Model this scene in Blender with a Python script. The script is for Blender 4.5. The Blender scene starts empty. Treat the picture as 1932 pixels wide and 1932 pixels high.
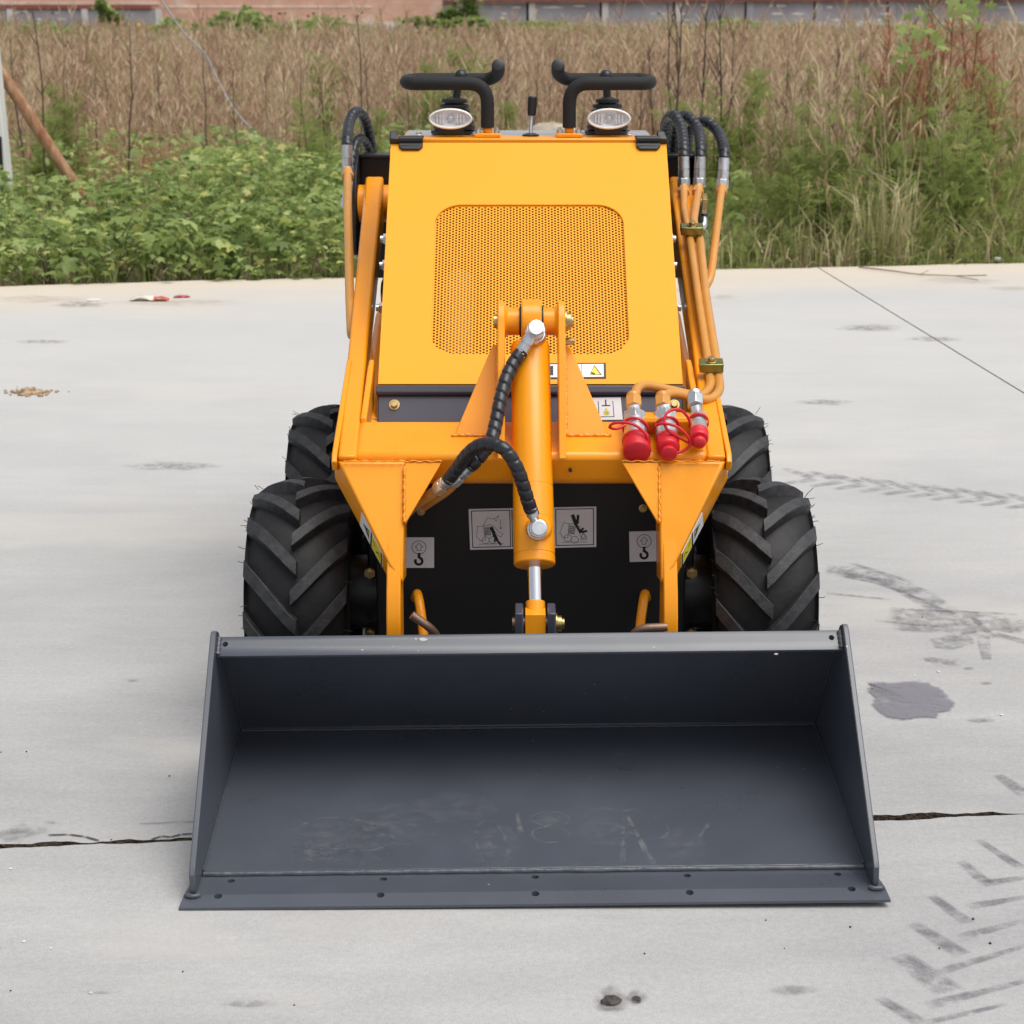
import bpy, bmesh, math, random
import numpy as np
from mathutils import Vector, Matrix, Euler

R = math.radians
S = bpy.context.scene
COL = S.collection
random.seed(7)

# ------------------------------------------------------------------ camera, sky, sun, exposure
PITCH, FOC, CAMH = 15.5, 3600.0, 1.443
cd = bpy.data.cameras.new("camera")
cam = bpy.data.objects.new("camera", cd)
COL.objects.link(cam)
cam.location = (0, 0, CAMH)
cam.rotation_euler = (R(90 - PITCH), 0, 0)
cd.sensor_width = 36.0
cd.lens = FOC / 1932.0 * 36.0
cd.clip_start, cd.clip_end = 0.05, 1200
cd.dof.use_dof = True
cd.dof.focus_distance = 3.6
cd.dof.aperture_fstop = 11.0
S.camera = cam

SUN_DIR = Vector((0.30, -0.20, 0.92)).normalized()      # towards the sun, behind thin cloud
w = bpy.data.worlds.new("World")
S.world = w
w.use_nodes = True
nt = w.node_tree
nt.nodes.clear()
sky = nt.nodes.new("ShaderNodeTexSky")
sky.sky_type = 'NISHITA'
sky.sun_disc = False
sky.sun_elevation = math.asin(SUN_DIR.z)
sky.sun_rotation = math.atan2(SUN_DIR.x, SUN_DIR.y)
sky.dust_density = 4.0
hs = nt.nodes.new("ShaderNodeHueSaturation")
hs.inputs["Saturation"].default_value = 0.30            # overcast: a pale sky
bg = nt.nodes.new("ShaderNodeBackground")
bg.inputs["Strength"].default_value = 0.110
wo = nt.nodes.new("ShaderNodeOutputWorld")
nt.links.new(sky.outputs[0], hs.inputs["Color"])
nt.links.new(hs.outputs[0], bg.inputs[0])
nt.links.new(bg.outputs[0], wo.inputs[0])

sl = bpy.data.lights.new("sun", 'SUN')
sl.energy = 1.5
sl.angle = R(50)
sl.color = (1.0, 0.96, 0.90)
so = bpy.data.objects.new("sun", sl)
COL.objects.link(so)
so.rotation_euler = SUN_DIR.to_track_quat('Z', 'Y').to_euler()
so.location = (4, 2, 9)

S.view_settings.view_transform = 'Standard'
S.view_settings.look = 'None'
S.view_settings.exposure = 0.50
S.view_settings.gamma = 1.0
S.view_settings.use_curve_mapping = False
S.render.engine = 'CYCLES'

# ------------------------------------------------------------------ measuring: a point of the photo at a known distance
CP, SP = math.cos(R(PITCH)), math.sin(R(PITCH))
CX = 0.037                      # the machine's centre line


def ray(x, y):
    u, v = (x - 966) / FOC, (y - 966) / FOC
    return Vector((u, CP - v * SP, -SP - v * CP))


def W(x, y, Y):                 # world point on the vertical plane at distance Y
    d = ray(x, y)
    t = Y / d.y
    return Vector((d.x * t, Y, CAMH + d.z * t))


def G(x, y, z=0.0):             # world point on the level at height z
    d = ray(x, y)
    t = (z - CAMH) / d.z
    return Vector((d.x * t, d.y * t, z))


def P(x, y, Y):                 # the same in machine coordinates
    p = W(x, y, Y)
    p.x -= CX
    return p


def onplane(x, y, p0, n):       # machine coordinates, any plane
    d = ray(x, y)
    o = Vector((-CX, 0, CAMH))
    t = (Vector(p0) - o).dot(n) / d.dot(n)
    return o + d * t


# ------------------------------------------------------------------ materials
MATS = {}


def mat(name, col, rough=0.5, metal=0.0, var=0.0, vscale=8.0, bump=0.0, bscale=40.0, coat=0.0, col2=None,
        stretch=(1, 1, 1), spec=0.5, rvar=0.0):
    m = bpy.data.materials.new(name)
    m.use_nodes = True
    t = m.node_tree
    b = t.nodes["Principled BSDF"]
    b.inputs["Base Color"].default_value = (*col, 1)
    b.inputs["Roughness"].default_value = rough
    b.inputs["Metallic"].default_value = metal
    b.inputs["Specular IOR Level"].default_value = spec
    if coat:
        b.inputs["Coat Weight"].default_value = coat
        b.inputs["Coat Roughness"].default_value = 0.12
    tc = t.nodes.new("ShaderNodeTexCoord")
    mp = t.nodes.new("ShaderNodeMapping")
    mp.inputs["Scale"].default_value = stretch
    t.links.new(tc.outputs["Object"], mp.inputs[0])
    if var or col2 or rvar:
        nz = t.nodes.new("ShaderNodeTexNoise")
        nz.inputs["Scale"].default_value = vscale
        nz.inputs["Detail"].default_value = 6
        nz.inputs["Roughness"].default_value = 0.62
        t.links.new(mp.outputs[0], nz.inputs["Vector"])
        if var or col2:
            rp = t.nodes.new("ShaderNodeValToRGB")
            c2 = col2 or tuple(max(0, c * (1 - var)) for c in col)
            c1 = col if col2 else tuple(min(1, c * (1 + var)) for c in col)
            rp.color_ramp.elements[0].position = 0.34
            rp.color_ramp.elements[1].position = 0.66
            rp.color_ramp.elements[0].color = (*c2, 1)
            rp.color_ramp.elements[1].color = (*c1, 1)
            t.links.new(nz.outputs["Fac"], rp.inputs[0])
            t.links.new(rp.outputs[0], b.inputs["Base Color"])
        if rvar:
            mr = t.nodes.new("ShaderNodeMapRange")
            mr.inputs[1].default_value, mr.inputs[2].default_value = 0.3, 0.7
            mr.inputs[3].default_value, mr.inputs[4].default_value = rough - rvar, rough + rvar
            t.links.new(nz.outputs["Fac"], mr.inputs[0])
            t.links.new(mr.outputs[0], b.inputs["Roughness"])
    if bump:
        n2 = t.nodes.new("ShaderNodeTexNoise")
        n2.inputs["Scale"].default_value = bscale
        n2.inputs["Detail"].default_value = 4
        t.links.new(mp.outputs[0], n2.inputs["Vector"])
        bp = t.nodes.new("ShaderNodeBump")
        bp.inputs["Strength"].default_value = bump
        bp.inputs["Distance"].default_value = 0.01
        t.links.new(n2.outputs["Fac"], bp.inputs["Height"])
        t.links.new(bp.outputs[0], b.inputs["Normal"])
    MATS[name] = m
    return m


ORANGE = mat("orange_paint", (0.87, 0.315, 0.005), 0.33, var=0.04, vscale=6, bump=0.018, bscale=120, coat=0.15, spec=0.4, rvar=0.10)
HOODM = mat("hood_paint", (0.88, 0.365, 0.018), 0.52, var=0.02, vscale=3, bump=0.02, bscale=90, spec=0.25, rvar=0.06)
BLACK = mat("black_paint", (0.012, 0.012, 0.013), 0.42, var=0.2, vscale=10)
DARK = mat("dark_steel", (0.008, 0.008, 0.009), 0.6)
SLATE = mat("slate_panel_paint", (0.062, 0.062, 0.085), 0.38, var=0.06, vscale=5)
RUBBER = mat("tyre_rubber", (0.011, 0.011, 0.012), 0.55, var=0.3, vscale=22, bump=0.12, bscale=70, spec=0.32)
LUGM = mat("lug_rubber", (0.024, 0.025, 0.028), 0.58, var=0.45, vscale=60, bump=0.15, bscale=120)
HOSEM = mat("hose_guard_plastic", (0.016, 0.017, 0.022), 0.34, var=0.2, vscale=30)
FOAM = mat("foam_grip", (0.007, 0.007, 0.008), 0.75, bump=0.15, bscale=400)
PLASTIC = mat("black_plastic", (0.012, 0.012, 0.014), 0.4)
ZINC = mat("zinc_plated_steel", (0.70, 0.72, 0.74), 0.36, metal=1.0, var=0.12, vscale=60)
CHROME = mat("chromed_rod", (0.80, 0.81, 0.84), 0.09, metal=1.0)
GOLD = mat("yellow_zinc_bolt", (0.52, 0.38, 0.17), 0.32, metal=1.0, var=0.25, vscale=90)
CLAMPM = mat("yellow_zinc_clamp", (0.36, 0.30, 0.12), 0.35, metal=1.0, col2=(0.20, 0.27, 0.10), vscale=50)
PIPEM = mat("tan_pipe_paint", (0.57, 0.262, 0.052), 0.36, var=0.06, vscale=12, coat=0.15)
REDC = mat("red_rubber_cap", (0.60, 0.010, 0.022), 0.45, var=0.08, vscale=20)
STICK = mat("sticker_white", (0.74, 0.74, 0.76), 0.4)
STICKG = mat("sticker_silver", (0.70, 0.69, 0.71), 0.45, var=0.05, vscale=20)
INK = mat("sticker_black_ink", (0.012, 0.012, 0.012), 0.5)
INKY = mat("sticker_yellow_ink", (0.80, 0.66, 0.03), 0.45)
INKR = mat("sticker_red_ink", (0.42, 0.01, 0.02), 0.45)
RODM = mat("bare_rusty_rod", (0.22, 0.16, 0.12), 0.45, metal=0.7, col2=(0.30, 0.17, 0.12), vscale=60, bump=0.1)
LAMPG = mat("lamp_rim", (0.74, 0.75, 0.74), 0.25)
REFL = mat("lamp_reflector", (0.82, 0.83, 0.85), 0.35, metal=0.2)


def clear(name):                                   # thin clear cover: mostly see-through with a sheen
    m = bpy.data.materials.new(name)
    m.use_nodes = True
    t = m.node_tree
    tr = t.nodes.new("ShaderNodeBsdfTransparent")
    gl = t.nodes.new("ShaderNodeBsdfGlossy")
    gl.inputs["Roughness"].default_value = .05
    mx_ = t.nodes.new("ShaderNodeMixShader")
    mx_.inputs[0].default_value = .10
    t.links.new(tr.outputs[0], mx_.inputs[1])
    t.links.new(gl.outputs[0], mx_.inputs[2])
    t.links.new(mx_.outputs[0], t.nodes["Material Output"].inputs["Surface"])
    return m


LENS = clear("lamp_lens")


# bucket steel: slate grey paint with scuffs and dried footprints
def bucket_mat():
    m = mat("bucket_paint", (0.068, 0.076, 0.095), 0.32, var=0.08, vscale=4, bump=0.03, bscale=18, rvar=0.07, spec=0.6)
    t = m.node_tree
    b = t.nodes["Principled BSDF"]
    src = b.inputs["Base Color"].links[0].from_socket
    tc = t.nodes.new("ShaderNodeTexCoord")
    vo = t.nodes.new("ShaderNodeTexVoronoi")
    vo.inputs["Scale"].default_value = 34
    r1 = t.nodes.new("ShaderNodeValToRGB")
    r1.color_ramp.elements[0].position = 0.045
    r1.color_ramp.elements[1].position = 0.075
    r1.color_ramp.elements[0].color = (1, 1, 1, 1)
    r1.color_ramp.elements[1].color = (0, 0, 0, 1)
    nz = t.nodes.new("ShaderNodeTexNoise")
    nz.inputs["Scale"].default_value = 5.0
    r2 = t.nodes.new("ShaderNodeValToRGB")
    r2.color_ramp.elements[0].position = 0.56
    r2.color_ramp.elements[1].position = 0.66
    mu = t.nodes.new("ShaderNodeMath")
    mu.operation = 'MULTIPLY'
    mx = t.nodes.new("ShaderNodeMixRGB")
    mx.inputs[2].default_value = (0.36, 0.36, 0.38, 1)
    t.links.new(tc.outputs["Object"], vo.inputs["Vector"])
    t.links.new(tc.outputs["Object"], nz.inputs["Vector"])
    t.links.new(vo.outputs["Distance"], r1.inputs[0])
    t.links.new(nz.outputs["Fac"], r2.inputs[0])
    t.links.new(r1.outputs[0], mu.inputs[0])
    t.links.new(r2.outputs[0], mu.inputs[1])
    t.links.new(mu.outputs[0], mx.inputs[0])
    t.links.new(src, mx.inputs[1])
    t.links.new(mx.outputs[0], b.inputs["Base Color"])
    return m


BUCKET = bucket_mat()
WELDM = mat("painted_weld", (0.066, 0.073, 0.090), 0.36, var=0.10, vscale=60, bump=0.2, bscale=90)
WELDO = mat("orange_weld", (0.80, 0.29, 0.008), 0.28, var=0.12, vscale=60, bump=0.5, bscale=110, coat=0.3)


def stain_mat(name, col, scale, lo=0.35, hi=0.62, stretch=(1, 1, 1), top=0.85):   # a thin film, its coverage broken up by noise
    m = bpy.data.materials.new(name)
    m.use_nodes = True
    t = m.node_tree
    b = t.nodes["Principled BSDF"]
    b.inputs["Base Color"].default_value = (*col, 1)
    b.inputs["Roughness"].default_value = 0.8
    at = t.nodes.new("ShaderNodeAttribute")
    at.attribute_name = "cover"
    tc = t.nodes.new("ShaderNodeTexCoord")
    mp = t.nodes.new("ShaderNodeMapping")
    mp.inputs["Scale"].default_value = stretch
    nz = t.nodes.new("ShaderNodeTexNoise")
    nz.inputs["Scale"].default_value = scale
    nz.inputs["Detail"].default_value = 7
    nz.inputs["Roughness"].default_value = 0.7
    mr = t.nodes.new("ShaderNodeMapRange")
    mr.inputs[1].default_value, mr.inputs[2].default_value = lo, hi
    mr.inputs[4].default_value = top
    mu = t.nodes.new("ShaderNodeMath")
    mu.operation = 'MULTIPLY'
    tr = t.nodes.new("ShaderNodeBsdfTransparent")
    mx = t.nodes.new("ShaderNodeMixShader")
    out = t.nodes["Material Output"]
    t.links.new(tc.outputs["Object"], mp.inputs[0])
    t.links.new(mp.outputs[0], nz.inputs["Vector"])
    t.links.new(nz.outputs["Fac"], mr.inputs[0])
    t.links.new(mr.outputs[0], mu.inputs[0])
    t.links.new(at.outputs["Fac"], mu.inputs[1])
    t.links.new(mu.outputs[0], mx.inputs[0])
    t.links.new(tr.outputs[0], mx.inputs[1])
    t.links.new(b.outputs[0], mx.inputs[2])
    t.links.new(mx.outputs[0], out.inputs["Surface"])
    return m


# ------------------------------------------------------------------ mesh builder
class MB:
    def __init__(self):
        self.V, self.F, self.A = [], [], {}

    def add(self, vs, fs):
        o = len(self.V)
        self.V += [Vector(v) for v in vs]
        self.F += [tuple(i + o for i in f) for f in fs]
        return self

    def box(self, x0, x1, y0, y1, z0, z1):
        self.add([(x0, y0, z0), (x1, y0, z0), (x1, y1, z0), (x0, y1, z0), (x0, y0, z1), (x1, y0, z1), (x1, y1, z1), (x0, y1, z1)],
                 [(0, 3, 2, 1), (4, 5, 6, 7), (0, 1, 5, 4), (1, 2, 6, 5), (2, 3, 7, 6), (3, 0, 4, 7)])
        return self

    def prism_x(self, prof, x0, x1):            # (Y, Z) outline swept along X
        n = len(prof)
        vs = [(x0, a, b) for a, b in prof] + [(x1, a, b) for a, b in prof]
        fs = [tuple(range(n)), tuple(range(2 * n - 1, n - 1, -1))] + [(i, (i + 1) % n, n + (i + 1) % n, n + i) for i in range(n)]
        return self.add(vs, fs)

    def slab(self, pts, off):                   # outline in space, thickened by the vector off
        n = len(pts)
        off = Vector(off)
        vs = [Vector(p) for p in pts] + [Vector(p) + off for p in pts]
        fs = [tuple(range(n)), tuple(range(2 * n - 1, n - 1, -1))] + [(i, (i + 1) % n, n + (i + 1) % n, n + i) for i in range(n)]
        return self.add(vs, fs)

    def tube(self, pts, r, seg=12, caps=True, start=None):
        pts = [Vector(p) for p in pts]
        n = len(pts)
        T = [(pts[min(i + 1, n - 1)] - pts[max(i - 1, 0)]).normalized() for i in range(n)]
        a = Vector(start) if start else (Vector((0, 0, 1)) if abs(T[0].z) < 0.9 else Vector((1, 0, 0)))
        u = (a - T[0] * a.dot(T[0])).normalized()
        vs, s = [], 0.0
        for i in range(n):
            if i:
                s += (pts[i] - pts[i - 1]).length
                u = (u - T[i] * u.dot(T[i])).normalized()
            v = T[i].cross(u)
            for k in range(seg):
                an = 2 * math.pi * k / seg
                rr = r(s, an) if callable(r) else (r[i] if isinstance(r, (list, tuple)) else r)
                vs.append(pts[i] + (u * math.cos(an) + v * math.sin(an)) * rr)
        fs = [(i * seg + k, i * seg + (k + 1) % seg, (i + 1) * seg + (k + 1) % seg, (i + 1) * seg + k)
              for i in range(n - 1) for k in range(seg)]
        if caps:
            fs += [tuple(range(seg - 1, -1, -1)), tuple(range((n - 1) * seg, n * seg))]
        return self.add(vs, fs)

    def cyl(self, p0, p1, r, seg=20, r1=None):
        return self.tube([p0, p1], [r, r if r1 is None else r1], seg)

    def lathe(self, p0, ax, prof, seg=24):      # prof: (distance along axis, radius)
        ax = Vector(ax).normalized()
        p0 = Vector(p0)
        a = Vector((0, 0, 1)) if abs(ax.z) < 0.9 else Vector((1, 0, 0))
        u = (a - ax * a.dot(ax)).normalized()
        v = ax.cross(u)
        vs = []
        for d, r in prof:
            for k in range(seg):
                an = 2 * math.pi * k / seg
                vs.append(p0 + ax * d + (u * math.cos(an) + v * math.sin(an)) * max(r, 1e-5))
        n = len(prof)
        fs = [(i * seg + k, i * seg + (k + 1) % seg, (i + 1) * seg + (k + 1) % seg, (i + 1) * seg + k)
              for i in range(n - 1) for k in range(seg)]
        fs += [tuple(range(seg - 1, -1, -1)), tuple(range((n - 1) * seg, n * seg))]
        return self.add(vs, fs)

    def ball(self, c, r, seg=16, sc=(1, 1, 1)):
        prof = []
        m = seg // 2
        o = len(self.V)
        for i in range(m + 1):
            a = math.pi * i / m
            prof.append((-math.cos(a) * r, max(math.sin(a) * r, 1e-5)))
        self.lathe((0, 0, 0), (0, 0, 1), prof, seg)
        for i in range(o, len(self.V)):
            p = self.V[i]
            self.V[i] = Vector((p.x * sc[0], p.y * sc[1], p.z * sc[2])) + Vector(c)
        return self

    def mirror(self):
        for v in self.V:
            v.x = -v.x
        self.F = [tuple(reversed(f)) for f in self.F]
        return self

    def build(self, name, m, parent=None, bevel=0.0, org=(0, 0, 0), sharp=35, fix=True, flat=False):
        me = bpy.data.meshes.new(name)
        o = Vector(org)
        me.from_pydata([v - o for v in self.V], [], self.F)
        if fix:
            bm = bmesh.new()
            bm.from_mesh(me)
            bmesh.ops.recalc_face_normals(bm, faces=bm.faces)
            bm.to_mesh(me)
            bm.free()
        if m:
            me.materials.append(m)
        for k, vals in self.A.items():
            at = me.attributes.new(k, 'FLOAT', 'POINT')
            at.data.foreach_set("value", vals)
        ob = bpy.data.objects.new(name, me)
        COL.objects.link(ob)
        if parent:
            ob.parent = parent
        if not flat:
            smooth(me, sharp)
        if bevel:
            b = ob.modifiers.new("bevel", 'BEVEL')
            b.width = bevel
            b.segments = 2
            b.limit_method = 'ANGLE'
            b.angle_limit = R(40)
        return ob


def smooth(me, sharp=35):
    me.polygons.foreach_set("use_smooth", [True] * len(me.polygons))
    me.set_sharp_from_angle(angle=R(sharp))


def cut(ob, mb, org=(0, 0, 0)):                # drill mb out of ob
    c = mb.build("cutter", None, None, org=org)
    md = ob.modifiers.new("drill", 'BOOLEAN')
    md.object = c
    md.operation = 'DIFFERENCE'
    md.solver = 'EXACT'
    bpy.context.view_layer.update()
    pm = ob.matrix_world.copy()
    c.matrix_world = pm
    bpy.context.view_layer.update()
    dg = bpy.context.evaluated_depsgraph_get()
    me = bpy.data.meshes.new_from_object(ob.evaluated_get(dg))
    old = ob.data
    ob.modifiers.clear()
    ob.data = me
    bpy.data.meshes.remove(old)
    bpy.data.objects.remove(c)
    smooth(me, 30)
    return ob


def spline(pts, step=0.01):
    pts = [Vector(p) for p in pts]
    q = [pts[0] * 2 - pts[1]] + pts + [pts[-1] * 2 - pts[-2]]
    out = []
    for i in range(1, len(q) - 2):
        a, b, c, d = q[i - 1], q[i], q[i + 1], q[i + 2]
        n = max(2, int((c - b).length / step))
        for k in range(n):
            t = k / n
            out.append(0.5 * ((2 * b) + (c - a) * t + (2 * a - 5 * b + 4 * c - d) * t * t + (3 * b - a - 3 * c + d) * t ** 3))
    out.append(pts[-1])
    return out


def bend(pts, rad=0.03, n=6):                  # straight runs with rounded corners
    pts = [Vector(p) for p in pts]
    out = [pts[0]]
    for i in range(1, len(pts) - 1):
        a, b, c = pts[i - 1], pts[i], pts[i + 1]
        r = min(rad, (a - b).length * 0.48, (c - b).length * 0.48)
        p, q = b + (a - b).normalized() * r, b + (c - b).normalized() * r
        for k in range(n + 1):
            t = k / n
            out.append(p * (1 - t) ** 2 + b * 2 * t * (1 - t) + q * t * t)
    out.append(pts[-1])
    return out


def tag(o, label=None, cat=None, group=None, kind=None):
    if label:
        o["label"] = label
    if cat:
        o["category"] = cat
    if group:
        o["group"] = group
    if kind:
        o["kind"] = kind
    return o


def empty(name, loc=(0, 0, 0), rz=0.0):
    o = bpy.data.objects.new(name, None)
    o.empty_display_size = 0.1
    COL.objects.link(o)
    o.location = loc
    o.rotation_euler = (0, 0, rz)
    return o


def copy_tree(o, parent=None):
    c = o.copy()
    COL.objects.link(c)
    c.parent = parent
    for ch in list(o.children):
        copy_tree(ch, c)
    return c

# ================================================================== ground, concrete, far walls
soil = mat("soil", (0.20, 0.145, 0.10), 0.95, var=0.35, vscale=3, bump=0.6, bscale=20)
g = MB()
g.add([(-300, -60, -.13), (300, -60, -.13), (300, 500, -.13), (-300, 500, -.13)], [(0, 1, 2, 3)])
tag(g.build("ground", soil, fix=False, flat=True), kind="structure")


def concrete():
    m = bpy.data.materials.new("concrete")
    m.use_nodes = True
    t = m.node_tree
    b = t.nodes["Principled BSDF"]
    b.inputs["Roughness"].default_value = 0.82
    b.inputs["Specular IOR Level"].default_value = 0.3
    tc = t.nodes.new("ShaderNodeTexCoord")

    def noise(scale, stretch, detail=7, rough=.6, rotz=0.0):
        mp = t.nodes.new("ShaderNodeMapping")
        mp.inputs["Scale"].default_value = stretch
        mp.inputs["Rotation"].default_value = (0, 0, rotz)
        n = t.nodes.new("ShaderNodeTexNoise")
        n.inputs["Scale"].default_value = scale
        n.inputs["Detail"].default_value = detail
        n.inputs["Roughness"].default_value = rough
        t.links.new(tc.outputs["Object"], mp.inputs[0])
        t.links.new(mp.outputs[0], n.inputs["Vector"])
        return n.outputs["Fac"]

    def ramp(f, p0, c0, p1, c1):
        r = t.nodes.new("ShaderNodeValToRGB")
        r.color_ramp.elements[0].position, r.color_ramp.elements[1].position = p0, p1
        r.color_ramp.elements[0].color, r.color_ramp.elements[1].color = (*c0, 1), (*c1, 1)
        t.links.new(f, r.inputs[0])
        return r.outputs[0]

    def mul(a, c, fac=1.0, mode='MULTIPLY'):
        x = t.nodes.new("ShaderNodeMixRGB")
        x.blend_type = mode
        if isinstance(fac, float):
            x.inputs[0].default_value = fac
        else:
            t.links.new(fac, x.inputs[0])
        t.links.new(a, x.inputs[1])
        if isinstance(c, tuple):
            x.inputs[2].default_value = (*c, 1)
        else:
            t.links.new(c, x.inputs[2])
        return x.outputs[0]
    c = ramp(noise(.7, (1, 1, 1)), .32, (.400, .399, .396), .68, (.476, .473, .467))
    c = mul(c, ramp(noise(1.6, (.7, 1.5, 1), 8, .68, R(-4)), .30, (.85, .85, .86), .66, (1.05, 1.05, 1.05)))      # trowel streaks across
    c = mul(c, ramp(noise(7, (.6, 2.2, 1), 7, .72, R(-4)), .28, (.93, .93, .935), .64, (1.03, 1.03, 1.03)))
    c = mul(c, ramp(noise(90, (1, 1, 1), 7, .8), .32, (.84, .84, .84), .66, (1.06, 1.06, 1.06)))
    c = mul(c, ramp(noise(420, (1, 1, 1), 2, .6), .30, (.80, .80, .795), .62, (1.06, 1.06, 1.06)))
    warm = ramp(noise(.9, (.6, 1.5, 1), 5, .6), .54, (0, 0, 0), .72, (1, 1, 1))
    c = mul(c, (.47, .455, .425), warm, 'MIX')
    # concrete tinted paler and warmer towards the planted side
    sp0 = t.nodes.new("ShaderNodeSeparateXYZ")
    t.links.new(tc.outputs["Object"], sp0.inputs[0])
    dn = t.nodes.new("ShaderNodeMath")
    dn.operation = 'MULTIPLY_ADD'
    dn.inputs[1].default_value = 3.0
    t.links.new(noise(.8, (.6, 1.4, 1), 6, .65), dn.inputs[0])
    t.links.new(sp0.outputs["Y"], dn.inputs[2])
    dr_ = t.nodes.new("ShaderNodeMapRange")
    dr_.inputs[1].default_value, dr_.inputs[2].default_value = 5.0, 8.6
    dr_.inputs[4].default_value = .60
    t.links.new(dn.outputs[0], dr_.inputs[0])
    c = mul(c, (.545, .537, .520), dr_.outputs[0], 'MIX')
    # scattered bluish scuffs
    sc = ramp(noise(1.7, (.5, 2.6, 1), 8, .68, R(-3)), .61, (0, 0, 0), .76, (.35, .35, .35))
    c = mul(c, (.34, .345, .37), sc, 'MIX')
    # silt washed along the planted edge
    sp = t.nodes.new("ShaderNodeSeparateXYZ")
    t.links.new(tc.outputs["Object"], sp.inputs[0])
    ma = t.nodes.new("ShaderNodeMath")
    ma.operation = 'MULTIPLY_ADD'
    ma.inputs[1].default_value = -.155
    t.links.new(sp.outputs["X"], ma.inputs[0])
    t.links.new(sp.outputs["Y"], ma.inputs[2])
    nz = noise(1.2, (.5, 1.6, 1), 5)
    ad = t.nodes.new("ShaderNodeMath")
    ad.operation = 'MULTIPLY_ADD'
    ad.inputs[1].default_value = 1.6
    t.links.new(nz, ad.inputs[0])
    t.links.new(ma.outputs[0], ad.inputs[2])
    ed = ramp(ad.outputs[0], 0, (0, 0, 0), 1, (1, 1, 1))
    mr = t.nodes.new("ShaderNodeMapRange")
    mr.inputs[1].default_value, mr.inputs[2].default_value = 9.45, 10.35
    mr.inputs[4].default_value = .75
    t.links.new(ad.outputs[0], mr.inputs[0])
    c = mul(c, (.60, .52, .41), mr.outputs[0], 'MIX')
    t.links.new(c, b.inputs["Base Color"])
    bp = t.nodes.new("ShaderNodeBump")
    bp.inputs["Strength"].default_value = .25
    bp.inputs["Distance"].default_value = .004
    t.links.new(noise(150, (1, 1, 1), 5, .7), bp.inputs["Height"])
    t.links.new(bp.outputs[0], b.inputs["Normal"])
    return m


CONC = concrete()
rng = random.Random(11)


def l1(x):                                        # the cracked joint across the front
    return 3.101 + .0752 * x


def l2(y):                                        # the straight joint running away on the right
    return 1.61 - .0817 * (y - 9.98)


def l0(x):                                        # the far, planted edge
    return 9.79 + .150 * x - .004 * x * x


pave = MB()
pave.add([(-30, -8, -.055), (30, -8, -.055), (30, l0(9) - .05, -.055), (9, l0(9) - .05, -.055), (-9, l0(-9) - .05, -.055), (-30, l0(-9) - .05, -.055)], [(0, 1, 2, 3, 4, 5)])
debris = mat("joint_debris", (.17, .125, .085), .95, var=.45, vscale=60, bump=1.0, bscale=160)
pv = tag(pave.build("concrete_pavement", debris, fix=False, flat=True), kind="structure")


def wob(x, k):                                    # broken edge of the crack
    n = lambda f, s: math.sin(x * f + s)
    w_ = .0035 * n(9, k) + .003 * n(23, 2 * k) + .0022 * n(57, k * 3) + .0016 * n(131, k) + .001 * n(290, k)
    return w_


def crackw(x):                                    # opening of the joint along its length
    b = .0022 + .0060 * max(0, math.sin(x * 3.1 + .6)) ** 2 + .0055 * max(0, math.sin(x * 7.7 + 2)) ** 2 + .004 * max(0, math.sin(x * 19 + 1)) + .0015 * math.sin(x * 53)
    return max(.0026, b * 1.25)


XS = list(np.arange(-2.6, 2.6, .012))
near_edge = [(x, l1(x) + wob(x, 1.0) * .5 - crackw(x)) for x in XS]
far_edge = [(x, l1(x) + wob(x, 1.0) * .9 + wob(x, 2.7) * .5 + crackw(x) * .8) for x in XS]


JOINT = mat("joint_dirt", (.085, .062, .042), .95, var=.5, vscale=50, bump=1.0, bscale=160)


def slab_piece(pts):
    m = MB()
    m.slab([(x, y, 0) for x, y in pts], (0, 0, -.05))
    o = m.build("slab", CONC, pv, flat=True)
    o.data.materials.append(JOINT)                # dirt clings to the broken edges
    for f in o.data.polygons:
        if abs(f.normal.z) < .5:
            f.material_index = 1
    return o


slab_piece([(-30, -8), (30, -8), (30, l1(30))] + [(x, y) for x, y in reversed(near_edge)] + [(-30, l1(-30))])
gap = .0035
tri = [(x, y) for x, y in far_edge if x < l2(l1(x)) - gap]
right = [(x, y) for x, y in far_edge if x > l2(l1(x)) + gap]
ex = [(x, l0(x) + .012 * math.sin(x * 3.1) + .008 * math.sin(x * 11 + 1) + .004 * math.sin(x * 31)) for x in np.arange(-9, 9.01, .06)]
jx = l2(9.99)
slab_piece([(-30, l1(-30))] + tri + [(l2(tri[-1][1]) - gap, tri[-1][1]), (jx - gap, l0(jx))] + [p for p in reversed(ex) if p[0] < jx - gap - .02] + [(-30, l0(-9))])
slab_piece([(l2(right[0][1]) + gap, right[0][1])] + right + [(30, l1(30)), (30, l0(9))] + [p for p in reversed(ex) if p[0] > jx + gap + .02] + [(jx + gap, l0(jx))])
# crumbs lying in the crack
cr = MB()
for k in range(700):
    x = rng.uniform(-1.6, 1.9)
    y = l1(x) + wob(x, 1.0) * .7 + rng.gauss(0, .004)
    s_ = rng.uniform(.0012, .004)
    o = len(cr.V)
    cr.add([(x + s_, y, -.05), (x - s_ * .6, y + s_, -.05), (x - s_ * .6, y - s_, -.05), (x, y, -.035 + rng.uniform(0, .03))], [(0, 1, 3), (1, 2, 3), (2, 0, 3)])
tag(cr.build("crack_debris", debris, pv, fix=False), kind="stuff")

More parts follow.
